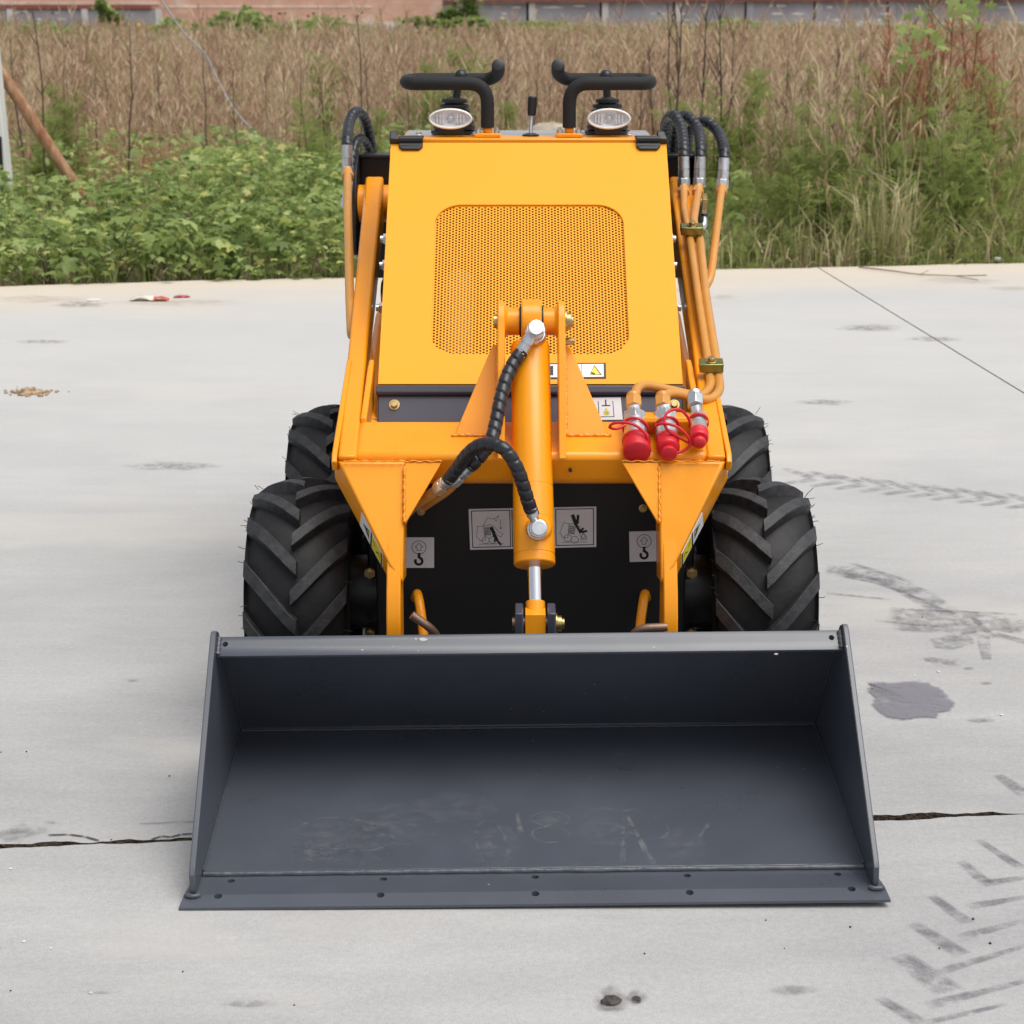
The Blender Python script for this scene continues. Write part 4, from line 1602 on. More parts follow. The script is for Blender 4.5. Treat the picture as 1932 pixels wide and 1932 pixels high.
def clamp(x, y, Y, w_, n):
    c = P(x, y, Y)
    n = Vector(n).normalized()
    t = Vector((1, 0, 0))
    u = n.cross(t).normalized()
    def k(a, b, h):
        return c + t * a + u * b + n * h
    m = MB().slab([k(-w_, -.014, .002), k(w_, -.014, .002), k(w_, .014, .002), k(-w_, .014, .002)], n * .019)
    m.slab([k(-.012, -.011, -.018), k(.012, -.011, -.018), k(.012, .011, -.018), k(-.012, .011, -.018)], n * .0200)
    o = part(m, "pipe_clamp", CLAMPM, bevel=.0015)
    b = MB().lathe(k(0, 0, .0212), n, [(0, .0115), (.002, .0115), (.0022, .0080)], 18)
    b.cyl(k(0, 0, .023), k(0, 0, .030), .0076, 6)
    part(b, "bolt", GOLD, o, sharp=25, bevel=.0006)


clamp(1305, 441, 4.405, .026, (0, -.30, .95))
clamp(1341, 699, 3.775, .024, (0, -.30, .95))

# hoses that loop from the arm pipes up and back into the rear tower
def loop(pts, ferr, r=.0135):
    o, run = hose(pts, r)
    ferrule(o, ferr[0], Vector(ferr[1]) - Vector(ferr[0]), r, .052)


loop([P(655, 278, 4.735), P(655, 258, 4.77), P(660, 228, 4.87), P(672, 211, 4.92), P(686, 222, 4.97), P(697, 258, 5.02), P(703, 300, 5.05), P(705, 330, 5.06)],
     (P(655, 278, 4.735), P(655.5, 318, 4.73)))
loop([P(659, 348, 4.84), P(664, 300, 4.89), P(672, 268, 4.93), P(683, 262, 4.98), P(695, 280, 5.02), P(702, 310, 5.04)], (P(659, 346, 4.84), P(652, 385, 4.80)), .012)
loop([P(1290, 300, 4.745), P(1290, 275, 4.78), P(1285, 240, 4.87), P(1270, 218, 4.93), P(1257, 232, 5.0), P(1254, 270, 5.06), P(1256, 320, 5.08)],
     (P(1290, 300, 4.745), P(1290, 345, 4.74)), .0140)
loop([P(1321, 300, 4.765), P(1322, 275, 4.80), P(1316, 242, 4.91), P(1296, 220, 4.97), P(1280, 226, 5.03), P(1272, 262, 5.09), P(1272, 320, 5.10)],
     (P(1321, 300, 4.765), P(1319.5, 345, 4.76)), .0140)
loop([P(1366, 303, 4.785), P(1366, 280, 4.82), P(1354, 248, 4.93), P(1330, 230, 4.98), P(1308, 240, 5.04), P(1298, 272, 5.10), P(1296, 330, 5.12)],
     (P(1366, 303, 4.785), P(1363, 346, 4.775)), .0140)
o, run = hose([P(1325, 372, 4.90), P(1327, 395, 4.90), P(1327, 410, 4.89)], .012)
part(MB().tube(spline([P(1327, 410, 4.89), P(1327, 424, 4.88), P(1318, 434, 4.86)], .005), .0095, 12), "elbow_fitting", ZINC, o)

# ------------------------------------------------------------------ coupler bracket and quick couplers
cb0 = [P(1181, 782, 3.548), P(1335, 782, 3.548)]
m = MB().prism_x([(3.556, .609), (3.526, .641), (3.529, .6505), (3.575, .6505), (3.575, .6455), (3.537, .6455), (3.563, .611)], cb0[0].x, cb0[1].x)
cbk = part(m, "coupler_bracket", ORANGE, bevel=.002)


def coupler(xt, xb, yt, yb, r, capr, caplen, top, seed):
    a, b = P(xt, yt, 3.555), P(xb, yb, 3.478)
    d = (b - a).normalized()
    L = (b - a).length
    m = MB().lathe(a, d, [(0, r * .9), (.004, r * .9), (.0045, r * 1.0), (L * .40, r * 1.0), (L * .41, r * .90), (L * .46, r * .90), (L * .47, r * 1.04), (L * .80, r * 1.04), (L * .82, r * .92), (L * .99, r * .92)], 28)
    o = part(m, "quick_coupler", ZINC, sharp=25)
    part(MB().cyl(a - d * .002, a + d * .022, r * 1.14, 6), "hex_nut", ZINC, o, bevel=.001, sharp=25)
    c0 = b - d * .013
    m = MB().lathe(c0, d, [(0, capr * 1.0), (.0015, capr * 1.05), (.006, capr * 1.05), (.007, capr), (caplen - .006, capr * 1.03), (caplen - .002, capr * .98), (caplen, capr * .88), (caplen + .0005, .001)], 30)
    cp = part(m, "dust_cap", REDC, o, sharp=45)
    # top fitting through the bracket
    t = Vector(top)
    dd = (a - t).normalized()
    part(MB().cyl(t, a - dd * .004, r * .72, 18), "nipple", ZINC, o)
    return o, a, b, d, cp


def topnut(o, p, d, m, r=.0165):
    d = Vector(d).normalized()
    part(MB().cyl(p, p + d * .026, r, 6).lathe(p - d * .012, d, [(0, r * .66), (.003, r * .82), (.007, r * .82), (.012, r * .7)], 18), "union_nut", m, o, bevel=.0012, sharp=25)


o1_, a1_, b1_, d1_, c1_ = coupler(1197, 1201, 786, 838, .0205, .0258, .040, P(1195, 766, 3.563), 1)
topnut(o1_, P(1195, 752, 3.585), P(1196, 772, 3.56) - P(1195, 752, 3.585), PIPEM)
o2_, a2_, b2_, d2_, c2_ = coupler(1255, 1260, 786, 836, .0205, .0212, .033, P(1250, 766, 3.563), 2)
topnut(o2_, P(1250, 752, 3.585), P(1251, 772, 3.56) - P(1250, 752, 3.585), PIPEM)
o3_, a3_, b3_, d3_, c3_ = coupler(1317, 1319, 786, 822, .0150, .0172, .028, P(1312, 766, 3.563), 3)
topnut(o3_, P(1311, 748, 3.585), P(1312, 770, 3.56) - P(1311, 748, 3.585), ZINC, .0165)
part(MB().lathe(b2_ + d2_ * .018, d2_, [(0, .011), (.006, .013), (.012, .016), (.017, .0155), (.020, .010), (.0205, .001)], 22), "cap_tab", REDC, c2_, sharp=50)
part(MB().lathe(b3_ + d3_ * .013, d3_, [(0, .008), (.006, .009), (.012, .0125), (.017, .0120), (.020, .008), (.0205, .001)], 22), "cap_tab", REDC, c3_, sharp=50)


def strap(parent, pts, r=.0028):
    part(MB().tube(spline(pts, .004), r, 10), "strap", REDC, parent, sharp=60)


def collar(parent, c, d, r, tilt_=(0, 0, 0)):
    d = (Vector(d) + Vector(tilt_)).normalized()
    u = d.cross(Vector((1, 0, 0))).normalized()
    v = d.cross(u)
    pts = [Vector(c) + (u * math.cos(a) + v * math.sin(a)) * r for a in np.linspace(0, 2 * math.pi, 33)]
    part(MB().tube(pts, .0027, 8), "strap", REDC, parent, sharp=60)


collar(c1_, a1_ + d1_ * .036, d1_, .0240, (-.25, 0, 0))
strap(c1_, [P(1180, 802, 3.500), P(1163, 809, 3.490), P(1150, 806, 3.485), P(1160, 798, 3.480), P(1190, 799, 3.470), P(1212, 812, 3.462), P(1222, 828, 3.460), P(1220, 846, 3.462), P(1208, 854, 3.455)])
collar(c2_, a2_ + d2_ * .034, d2_, .0235, (.2, 0, 0))
strap(c2_, [P(1246, 799, 3.490), P(1238, 803, 3.480), P(1250, 799, 3.468), P(1275, 804, 3.462), P(1295, 820, 3.460), P(1302, 838, 3.462), P(1290, 850, 3.462), P(1268, 857, 3.458)])
collar(c3_, a3_ + d3_ * .024, d3_, .0180)
strap(c3_, [P(1303, 800, 3.500), P(1297, 786, 3.495), P(1282, 773, 3.490), P(1262, 776, 3.480), P(1253, 793, 3.470), P(1260, 812, 3.466), P(1282, 826, 3.470), P(1303, 837, 3.475), P(1316, 842, 3.478)])

# ------------------------------------------------------------------ tie-down loops and latch handles
def loopbar(s):
    a = [P(783, 1128, 3.585), P(788, 1118, 3.50), P(795, 1160, 3.47), P(801, 1215, 3.45)]
    part(MB().tube(bend([mx(v, s) for v in a], .03), .0092, 14), "tie_down_loop", ORANGE, sharp=60)


sides(loopbar)
part(MB().tube(bend([P(777, 1160, 3.30), P(810, 1183, 3.30), P(825, 1200, 3.32), P(826, 1225, 3.34)], .02), .0080, 14), "latch_handle", RODM, sharp=60)
part(MB().tube(bend([P(1259, 1183, 3.30), P(1214, 1185, 3.30), P(1196, 1194, 3.31), P(1190, 1215, 3.33)], .03), .0080, 14), "latch_handle", RODM, sharp=60)


# ------------------------------------------------------------------ stickers
class Art:
    def __init__(self, name, tl, tr, br, bl, n, base=STICK, label=None):
        self.q, self.n = [Vector(v) for v in (tl, tr, br, bl)], Vector(n).normalized()
        self.w = (self.q[1] - self.q[0]).length
        self.h = (self.q[3] - self.q[0]).length
        m = MB().slab([v + self.n * .0012 for v in self.q], self.n * -.0022)
        self.o = part(m, name, base, flat=True)
        if label:
            self.o["label"] = label
        self.layer = .0014
        self.mb = {}

    def at(self, u, v, k=0.0):
        a, b, c, d = self.q
        return (a * (1 - u) + b * u) * (1 - v) + (d * (1 - u) + c * u) * v + self.n * (self.layer + k)

    def _m(self, m):
        return self.mb.setdefault(m.name, (MB(), m))[0]

    def poly(self, pts, m=INK, k=0.0):
        self._m(m).add([self.at(u, v, k) for u, v in pts], [tuple(range(len(pts)))])

    def line(self, pts, w_, m=INK, k=.0001):       # w_ in fractions of the height
        for (a, b) in zip(pts[:-1], pts[1:]):
            dx, dy = (b[0] - a[0]) * self.w, (b[1] - a[1]) * self.h
            L = math.hypot(dx, dy) or 1e-6
            ox, oy = -dy / L * w_ * self.h / 2 / self.w, dx / L * w_ / 2
            ex, ey = dx / L * w_ * .45 * self.h / self.w, dy / L * w_ * .45
            k += .000004
            self.poly([(a[0] + ox - ex, a[1] + oy - ey), (b[0] + ox + ex, b[1] + oy + ey), (b[0] - ox + ex, b[1] - oy + ey), (a[0] - ox - ex, a[1] - oy - ey)], m, k)

    def ring(self, c, r, w_, m=INK, n=22, a0=0, a1=360):
        self.line([(c[0] + r * self.h / self.w * math.cos(R(a0 + (a1 - a0) * i / n)), c[1] + r * math.sin(R(a0 + (a1 - a0) * i / n))) for i in range(n + 1)], w_, m)

    def frame(self, x0, y0, x1, y1, w_, m=INK):
        self.line([(x0, y0), (x1, y0), (x1, y1), (x0, y1), (x0, y0)], w_, m)

    def done(self):
        for nm, (mb, m) in self.mb.items():
            part(mb, "pictogram", m, self.o, fix=False, flat=True)


def fpt(x, y):
    return onplane(x, y, FP0 + FPN * .001, FPN)


# hook stickers at both sides of the black front panel
for (tl, tr, br, bl) in (((748, 1014), (819, 1014), (819, 1071), (748, 1071)), ((1187, 1003), (1243, 1001.5), (1243, 1058.5), (1188, 1060))):
    a = Art("lifting_hook_sticker", fpt(*tl), fpt(*tr), fpt(*br), fpt(*bl), FPN, STICKG)
    ux = .60 if tl[0] < 900 else .5
    sc_ = a.h / a.w
    a.ring((ux, .32), .22, .018)
    ar = [(0, -.13), (.12, 0), (.06, 0), (.06, .11), (-.06, .11), (-.06, 0), (-.12, 0), (0, -.13)]
    a.line([(ux + x * sc_, .31 + y) for x, y in ar], .016)
    a.line([(ux, .54), (ux, .64), (ux + .07 * sc_, .70)], .085)
    a.ring((ux - .005, .78), .105, .075, a0=-40, a1=200)
    a.done()

# wide warning sticker behind the cylinder: a pictogram either side
L_, R_ = 884, 1125
a = Art("crush_warning_sticker", fpt(L_, 960.5), fpt(R_, 955.5), fpt(R_, 1031.5), fpt(L_ + 3, 1037), FPN, STICKG)
f = 1.0 / (R_ - L_)
a.frame(.022, .045, .322, .94, .020)
a.frame(.338, .045, .655, .94, .020)
a.poly([(.344, .07), (.650, .07), (.650, .27), (.344, .27)], INKR)
a.frame(.682, .045, .978, .94, .020)


def machine(a, x0, tilted):
    def T(p):
        x, y = p
        if tilted:
            c_, s_ = math.cos(R(14)), math.sin(R(14))
            x, y = x - .12, (y - .6) * .31
            x, y = x * c_ - y * s_ + .12, (x * s_ + y * c_) / .31 + .6
        return (x0 + x, y)
    ln = lambda pts, w_=.010: a.line([T(p) for p in pts], w_)
    ln([(.055, .42), (.10, .42), (.115, .76), (.07, .78), (.062, .72), (.045, .70), (.055, .42)])
    ln([(.10, .42), (.155, .38), (.185, .44), (.225, .58), (.255, .62), (.235, .70), (.205, .64)])
    ln([(.105, .46), (.165, .44), (.205, .62)])
    for i in range(5):
        ln([(.112 + i * .010, .47), (.116 + i * .010, .65)], .010)
    for i in range(5):
        ln([(.110, .48 + i * .04), (.158, .47 + i * .04)], .010)
    for cx in (.115, .172):
        c_ = T((cx, .77))
        a.ring(c_, .085, .010)
    if not tilted:
        ln([(.100, .42), (.135, .22), (.185, .25), (.225, .17), (.205, .30), (.185, .25)])
        ln([(.235, .27), (.238, .50), (.225, .46)])
        ln([(.238, .50), (.25, .46)])
        for pts, w_ in (([(.172, .52), (.186, .64), (.20, .74)], .075), ([(.198, .74), (.232, .88)], .05), ([(.176, .56), (.178, .68)], .03), ([(.19, .74), (.186, .80)], .04)):
            a.line([(x0 + x, y) for x, y in pts], w_)
        a.ring((x0 + .167, .485), .02, .04)
    else:
        for pts, w_ in (([(.145, .22), (.165, .40)], .085), ([(.185, .22), (.180, .38), (.165, .40)], .06), ([(.165, .42), (.20, .62)], .055), ([(.20, .60), (.222, .54)], .05), ([(.20, .62), (.250, .60)], .05)):
            a.line([(x0 + x, y) for x, y in pts], w_)
        a.line([(x0 + .225, .62), (x0 + .205, .80), (x0 + .255, .80), (x0 + .225, .62)], .012)
    a.line([(x0 + .06, .865), (x0 + .255, .865)], .009)


machine(a, .010, False)
machine(a, .672, True)
a.done()

# sticker on the bonnet's lower edge, half hidden by the ear
hq = lambda x, y: onplane(x, y, HB + HN * .0004, HN)
a = Art("bonnet_warning_sticker", hq(1022, 686), hq(1143, 685), hq(1143.5, 714), hq(1022, 715), HN, INK)
a.poly([(.02, .08), (.965, .08), (.965, .92), (.02, .92)], STICK)
a.line([(.62, .08), (.62, .92)], .02)
a.poly([(.855 - .11, .80), (.82, .16), (.82 + .115, .80)], INK, .0001)
a.poly([(.82 - .068, .765), (.82, .24), (.82 + .090, .765)], INKY, .0002)
a.line([(.775, .66), (.81, .72)], .10, INK, .0004)
a.ring((.835, .56), .085, .02, INK, n=10)
a.poly([(.12, .18), (.18, .18), (.18, .80), (.12, .80)], INK, .0001)
a.done()

# drop sticker on the grey lower panel
lq = lambda x, y: onplane(x, y, LP0 + LPN * .0004, LPN)
a = Art("hydraulic_oil_sticker", lq(1106, 751), lq(1171, 750), lq(1175, 792), lq(1108, 793), LPN, STICK)
a.line([(.34, .18), (.34, .86), (.76, .86), (.76, .18)], .03)
a.line([(.45, .36), (.66, .36)], .05)
a.line([(.555, .12), (.555, .36)], .06)
dr = [(.555, .48), (.60, .60), (.635, .68), (.625, .75), (.555, .79), (.485, .75), (.475, .68), (.51, .60)]
a.poly(dr, INKY)
a.line(dr + dr[:1], .012)
a.line([(.535, .64), (.535, .73)], .02)
a.line([(.575, .64), (.575, .73)], .02)
a.line([(.535, .685), (.575, .685)], .02)
a.done()

# warning decals on the flanks of the front covers
for s in (-1, 1):
    o1, e1, f1, f2 = P(640, 871, 3.462), P(735.5, 1064, 3.362), P(632, 903, 3.53), P(737, 1100, 3.40)
    def fk(t, w_):
        return mx((o1 * (1 - t) + e1 * t) * (1 - w_) + (f1 * (1 - t) + f2 * t) * w_, s)
    q = [fk(.46, .22), fk(.46, .94), fk(.86, .94), fk(.86, .22)]
    n = (q[1] - q[0]).cross(q[3] - q[0]).normalized()
    if n.y > 0:
        n = -n
    # sticker runs along the flank: u down the flank, v across it
    a = Art("flank_warning_sticker", q[0], q[3], q[2], q[1], n, STICK)
    a.poly([(.50, .06), (.96, .06), (.96, .94), (.50, .94)], INKY)
    a.line([(.50, .02), (.50, .98)], .10, INK)
    a.line([(.965, .05), (.965, .95)], .08, INK)
    a.poly([(.12, .45), (.40, .15), (.40, .78)], INK)
    a.poly([(.19, .46), (.38, .26), (.38, .68)], INKY, .0002)
    a.line([(.26, .38), (.35, .55)], .14, INK, .0004)
    a.line([(.60, .30), (.68, .42)], .06, INK, .0003)
    a.line([(.74, .66), (.84, .44), (.88, .56)], .05, INK, .0003)
    a.done()

# ------------------------------------------------------------------ bucket
bkt_off = Vector((0, 0, 0))
HWI, HWO = .5515, .5615
prof = [(2.905, .0175), (3.412, .0615), (3.418, .067), (3.203, .318), (3.213, .322), (3.432, .066), (3.416, .0495), (2.905, .0095)]
bk_ = MB().prism_x(prof, -HWI, HWI)
bucket = part(bk_, "bucket", BUCKET, bevel=.0015)
for s in (-1, 1):
    pr = [(2.832, .014), (2.832, .046), (2.84, .056), (3.172, .336), (3.182, .342), (3.192, .341), (3.212, .332), (3.440, .070), (3.430, .040), (2.93, .0135)]
    m = MB().prism_x(pr, HWI, HWO)
    if s < 0:
        m.mirror()
    part(m, "side_plate", BUCKET, bucket, bevel=.0018)
EZ = .0115
ce = MB()
V_ = [(-.575, 2.800, .000), (.575, 2.800, .000), (.560, 2.935, .000), (-.560, 2.935, .000),
      (-.575, 2.800, .0045), (.575, 2.800, .0045), (.5715, 2.832, EZ), (-.5715, 2.832, EZ), (.560, 2.935, EZ - .002), (-.560, 2.935, EZ - .002)]
ce.add(V_, [(0, 3, 2, 1), (0, 1, 5, 4), (4, 5, 6, 7), (7, 6, 8, 9), (1, 2, 8, 6, 5), (0, 4, 7, 9, 3), (2, 3, 9, 8)])
edge = part(ce, "cutting_edge", BUCKET, bucket)
bpy.context.view_layer.update()
dr = MB()
for x, y in ((437, 1667), (724, 1663), (1010, 1659), (1297, 1656), (1581, 1653), (412, 1696), (718, 1693), (1010, 1690), (1301, 1687), (1607, 1681)):
    p = G(x, y + (x - 1010) * .0126, EZ)
    p.x -= CX
    dr.cyl((p.x, p.y, -.05), (p.x, p.y, .05), .0065, 18)
edge = cut(edge, dr, ORG)
tb = MB().prism_x([(3.196, .3285), (3.164, .3035), (3.168, .2975), (3.203, .3245)], -HWI + .0005, HWI - .0005)
bar = part(tb, "top_bar", BUCKET, bucket, bevel=.0012)
bpy.context.view_layer.update()
dr = MB()
for x in (-.537, .533):
    dr.cyl((x, 3.176, .350), (x, 3.196, .270), .0050, 16)
bar = cut(bar, dr, ORG)
wb = MB()                                         # welds: along the edge, up the corners
N_ = 150
run = [(x, 2.9035 + .0004 * math.sin(k * 1.1), .0125 + .0003 * math.sin(k * .7)) for k, x in enumerate(np.linspace(-.550, .550, N_))]
wb.tube(run, [.0054 + .00012 * math.sin(k * 1.9) + .0003 * math.sin(k * .37) for k in range(N_)], 8)
for s in (-1, 1):
    run = [(s * (HWI - .0015), 2.905 + .505 * k / 60, .0185 + .0435 * k / 60) for k in range(61)]
    wb.tube(run, [.0026 + .0008 * math.sin(k * 2.2) for k in range(61)], 6)
    run = [(s * (HWI - .0015), 3.414 - .212 * k / 30, .068 + .250 * k / 30) for k in range(31)]
    wb.tube(run, [.0026 + .0008 * math.sin(k * 2.2) for k in range(31)], 6)
    run = [(s * (HWI + .005 + .010 * math.cos(t)), 2.829 - .005 * abs(math.sin(t)), .0130) for t in np.linspace(0, math.pi, 14)]
    wb.tube(run, [.0042 + .0005 * math.sin(k * 2.2) for k in range(14)], 8)
    run = [(s * (HWI - .003), 3.165 + .028 * k / 10, .306 + .022 * k / 10) for k in range(11)]
    wb.tube(run, [.0045 + .0012 * math.sin(k * 2.2) for k in range(11)], 8)
run = [(x, 3.4115, .0635) for x in np.linspace(-.55, .55, 110)]
wb.tube(run, [.0022 + .0006 * math.sin(k * 1.9) for k in range(110)], 6)
part(wb, "weld_bead", WELDM, bucket, sharp=60)


# paint chips on the top bar and edge
CHIP = mat("bare_primer_chip", (.42, .41, .40), .6)
for x_, y_, r_ in ((805, 1212, .009), (1470, 1238, .004), (690, 1232, .003), (1240, 1226, .003)):
    n_ = Vector((0, -.615, .788)).normalized()
    p_ = onplane(x_, y_ + (x_ - 1010) * .0126, Vector((0, 3.164, .3035)) + n_ * .0006, n_)
    u_, v_ = Vector((1, 0, 0)), Vector((0, n_.z, -n_.y))
    q_ = random.Random(x_)
    pts = [p_ + u_ * math.cos(t) * r_ * q_.uniform(.6, 1.1) + v_ * math.sin(t) * r_ * .45 * q_.uniform(.6, 1.1) for t in np.linspace(0, 2 * math.pi, 9, endpoint=False)]
    part(MB().slab(pts, n_ * -.002), "paint_chip", CHIP, bucket, flat=True)


# dried footprints and scrape marks on the bucket floor
def fz(Y):
    return .0175 + (Y - 2.905) * .0868


PRINT = stain_mat("dusty_footprint", (.25, .255, .275), 46, .44, .72, top=.34)
SCRP = stain_mat("scrape_marks", (.42, .41, .41), 40, .42, .66, top=.42)


def floormark(poly_px, m, cov=1.0):
    pts = []
    for x, y in poly_px:
        p0 = Vector((0, 2.905, .0180 + .0007))
        pts.append(onplane(x, y + (x - 1010) * .0126, p0, Vector((0, -.0868, 1)).normalized()))
    c = sum(pts, Vector()) / len(pts)
    n = len(pts)
    mb = MB().add([c] + pts, [(0, 1 + i, 1 + (i + 1) % n) for i in range(n)])
    mb.A["cover"] = [cov] + [cov * .35] * n
    part(mb, "dust_mark", m, bucket, fix=False, flat=True)


def oval(cx, cy, rx, ry, rot=0, n=18):
    return [(cx + rx * math.cos(t) * math.cos(rot) - ry * math.sin(t) * math.sin(rot), cy + rx * math.cos(t) * math.sin(rot) + ry * math.sin(t) * math.cos(rot)) for t in np.linspace(0, 2 * math.pi, n, endpoint=False)]


def ringmark(cx, cy, rx, ry, w_=3, rot=0, m=None):
    n = 26
    mb = MB()
    p0, nn = Vector((0, 2.905, .0187)), Vector((0, -.0868, 1)).normalized()
    o_, i_ = oval(cx, cy, rx, ry, rot, n), oval(cx, cy, rx - w_, ry - w_ * .8, rot, n)
    vs = [onplane(x, y + (x - 1010) * .0126, p0, nn) for x, y in o_ + i_]
    mb.add(vs, [(k, (k + 1) % n, n + (k + 1) % n, n + k) for k in range(n)])
    mb.A["cover"] = [.9] * (2 * n)
    part(mb, "dust_mark", m or PRINT, bucket, fix=False, flat=True)


for (cx, cy, rx, ry, rot) in ((1041, 1550, 40, 15, .02), (1041, 1580, 38, 17, .02), (1140, 1545, 36, 17, 0), (1215, 1560, 52, 26, .3), (655, 1580, 90, 32, .1), (930, 1600, 30, 50, -.3)):
    ringmark(cx, cy, rx, ry, 5, rot)
for (cx, cy, rx, ry, rot) in ((1041, 1550, 38, 13, .02), (1150, 1575, 60, 30, 0), (1290, 1600, 45, 32, .2), (930, 1600, 55, 45, .2), (640, 1590, 110, 48, .1), (745, 1560, 90, 40, .1), (590, 1615, 45, 24, 0), (860, 1530, 80, 30, 0), (1120, 1640, 70, 10, 0), (960, 1432, 50, 9, 0), (1180, 1425, 34, 12, .3)):
    floormark(oval(cx, cy, rx, ry, rot), PRINT, .9)
for a_, b_ in (((1178, 1545), (1176, 1632)), ((1186, 1545), (1220, 1612)), ((1220, 1612), (1236, 1636)), ((978, 1540), (985, 1580)), ((1340, 1560), (1318, 1582))):
    dx, dy = b_[0] - a_[0], b_[1] - a_[1]
    L = math.hypot(dx, dy)
    ox, oy = -dy / L * 6, dx / L * 6
    floormark([(a_[0] + ox * .6, a_[1] + oy * .6), (b_[0] + ox, b_[1] + oy), (b_[0] - ox, b_[1] - oy), (a_[0] - ox * .6, a_[1] - oy * .6)], SCRP, 1.0)
# the bucket sits a touch out of level: its right end rides higher
rot = Matrix.Rotation(R(.5), 4, 'Z') @ Matrix.Rotation(R(-.48), 4, 'Y')
piv = Vector((.0, 2.85, 0)) - Vector(ORG)
bucket.matrix_local = Matrix.Translation(piv + Vector((0, 0, .0052))) @ rot @ Matrix.Translation(-piv)

# ================================================================== the overgrown field
GZ = -.13                                          # the field lies a little below the slab
rs = np.random.RandomState(4)


def leafmat(name, stops, trans=.38, rough=.55):
    m = bpy.data.materials.new(name)
    m.use_nodes = True
    t = m.node_tree
    b = t.nodes["Principled BSDF"]
    b.inputs["Roughness"].default_value = rough
    b.inputs["Specular IOR Level"].default_value = .35
    at = t.nodes.new("ShaderNodeAttribute")
    at.attribute_name = "var"
    r = t.nodes.new("ShaderNodeValToRGB")
    e = r.color_ramp.elements
    while len(e) < len(stops):
        e.new(.5)
    for k, (p, c) in enumerate(stops):
        e[k].position = p
        e[k].color = (*c, 1)
    tr = t.nodes.new("ShaderNodeBsdfTranslucent")
    mx_ = t.nodes.new("ShaderNodeMixShader")
    mx_.inputs[0].default_value = trans
    t.links.new(at.outputs["Fac"], r.inputs[0])
    t.links.new(r.outputs[0], b.inputs["Base Color"])
    t.links.new(r.outputs[0], tr.inputs[0])
    t.links.new(b.outputs[0], mx_.inputs[1])
    t.links.new(tr.outputs[0], mx_.inputs[2])
    t.links.new(mx_.outputs[0], t.nodes["Material Output"].inputs["Surface"])
    return m


GREEN = leafmat("weed_leaf", [(0, (.12, .175, .045)), (.28, (.22, .305, .085)), (.58, (.35, .45, .145)), (.82, (.49, .58, .22)), (.92, (.64, .64, .20)), (1, (.62, .52, .28))], .48, .40)
FERN = leafmat("fine_weed_leaf", [(0, (.25, .30, .085)), (.4, (.38, .46, .135)), (.75, (.50, .58, .20)), (.92, (.60, .58, .24)), (1, (.65, .52, .30))], .55, .5)
BROWN = leafmat("dry_stalk", [(0, (.20, .120, .080)), (.30, (.40, .265, .175)), (.62, (.61, .44, .295)), (.88, (.75, .60, .43)), (1, (.44, .47, .19))], .30, .8)
STRAW = leafmat("straw_grass", [(0, (0.176, 0.216, 0.068)), (.4, (0.311, 0.324, 0.121)), (.75, (0.540, 0.459, 0.257)), (1, (0.675, 0.567, 0.378))], .2, .7)
REDW = leafmat("red_seed_weed", [(0, (.34, .13, .08)), (.4, (.52, .22, .14)), (.75, (.58, .36, .20)), (1, (.34, .40, .14))], .35, .8)
TWIG = mat("dark_dead_stem", (.085, .055, .045), .9, var=.3, vscale=5)
STEM = mat("green_stem", (.12, .15, .055), .7, var=.25, vscale=8)


def fan(r_, z_):                                   # leaf blade as a fan of small faces round the stalk end
    n = len(r_)
    vs = [(0, 0, .0)]
    for (a, rr), z in zip(r_, z_):
        vs.append((math.sin(R(a)) * rr, math.cos(R(a)) * rr + .12, z))
    return np.array(vs), [(0, i + 1, i + 2) for i in range(n - 1)]


PALM = fan([(-160, .35), (-118, .78), (-88, .46), (-56, .92), (-28, .50), (0, 1.12), (28, .50), (56, .92), (88, .46), (118, .78), (160, .35)],
           [-.02, -.16, .03, -.14, .04, -.22, .04, -.14, .03, -.16, -.02])
# lobes with toothed shoulders for the big near leaves
BIGL = fan([(-165, .30), (-138, .62), (-122, .84), (-108, .66), (-92, .50), (-74, .78), (-58, .99), (-42, .74), (-29, .52), (-14, .86), (0, 1.20), (14, .86), (29, .52), (42, .74), (58, .99), (74, .78), (92, .50), (108, .66), (122, .84), (138, .62), (165, .30)],
           [0, -.07, -.16, -.05, .04, -.05, -.16, -.04, .05, -.08, -.26, -.08, .05, -.04, -.16, -.05, .04, -.05, -.16, -.07, 0])
OVAL = (np.array([(0, 0, 0), (-.30, .38, .05), (0, .42, -.02), (.30, .38, .05), (-.2, .75, 0), (.2, .75, 0), (0, 1.05, -.14)]),
        [(0, 2, 1), (0, 3, 2), (1, 2, 4), (2, 3, 5), (2, 5, 4), (4, 5, 6)])


def pinnate():
    vs, fs = [], []
    for i in range(6):
        y = .12 + i * .15
        L = .34 * math.sin(math.pi * (i + 1.5) / 8)
        for s in (-1, 1):
            o = len(vs)
            vs += [(0, y, 0), (s * L * .55, y + .09, .03), (s * L, y + .22, -.05), (s * L * .45, y + .02, -.01)]
            fs += [(o, o + 1, o + 2), (o, o + 2, o + 3)]
    o = len(vs)
    vs += [(-.015, 0, 0), (.015, 0, 0), (0, 1.15, -.12)]
    fs += [(o, o + 1, o + 2)]
    return np.array(vs), fs


PINN = pinnate()


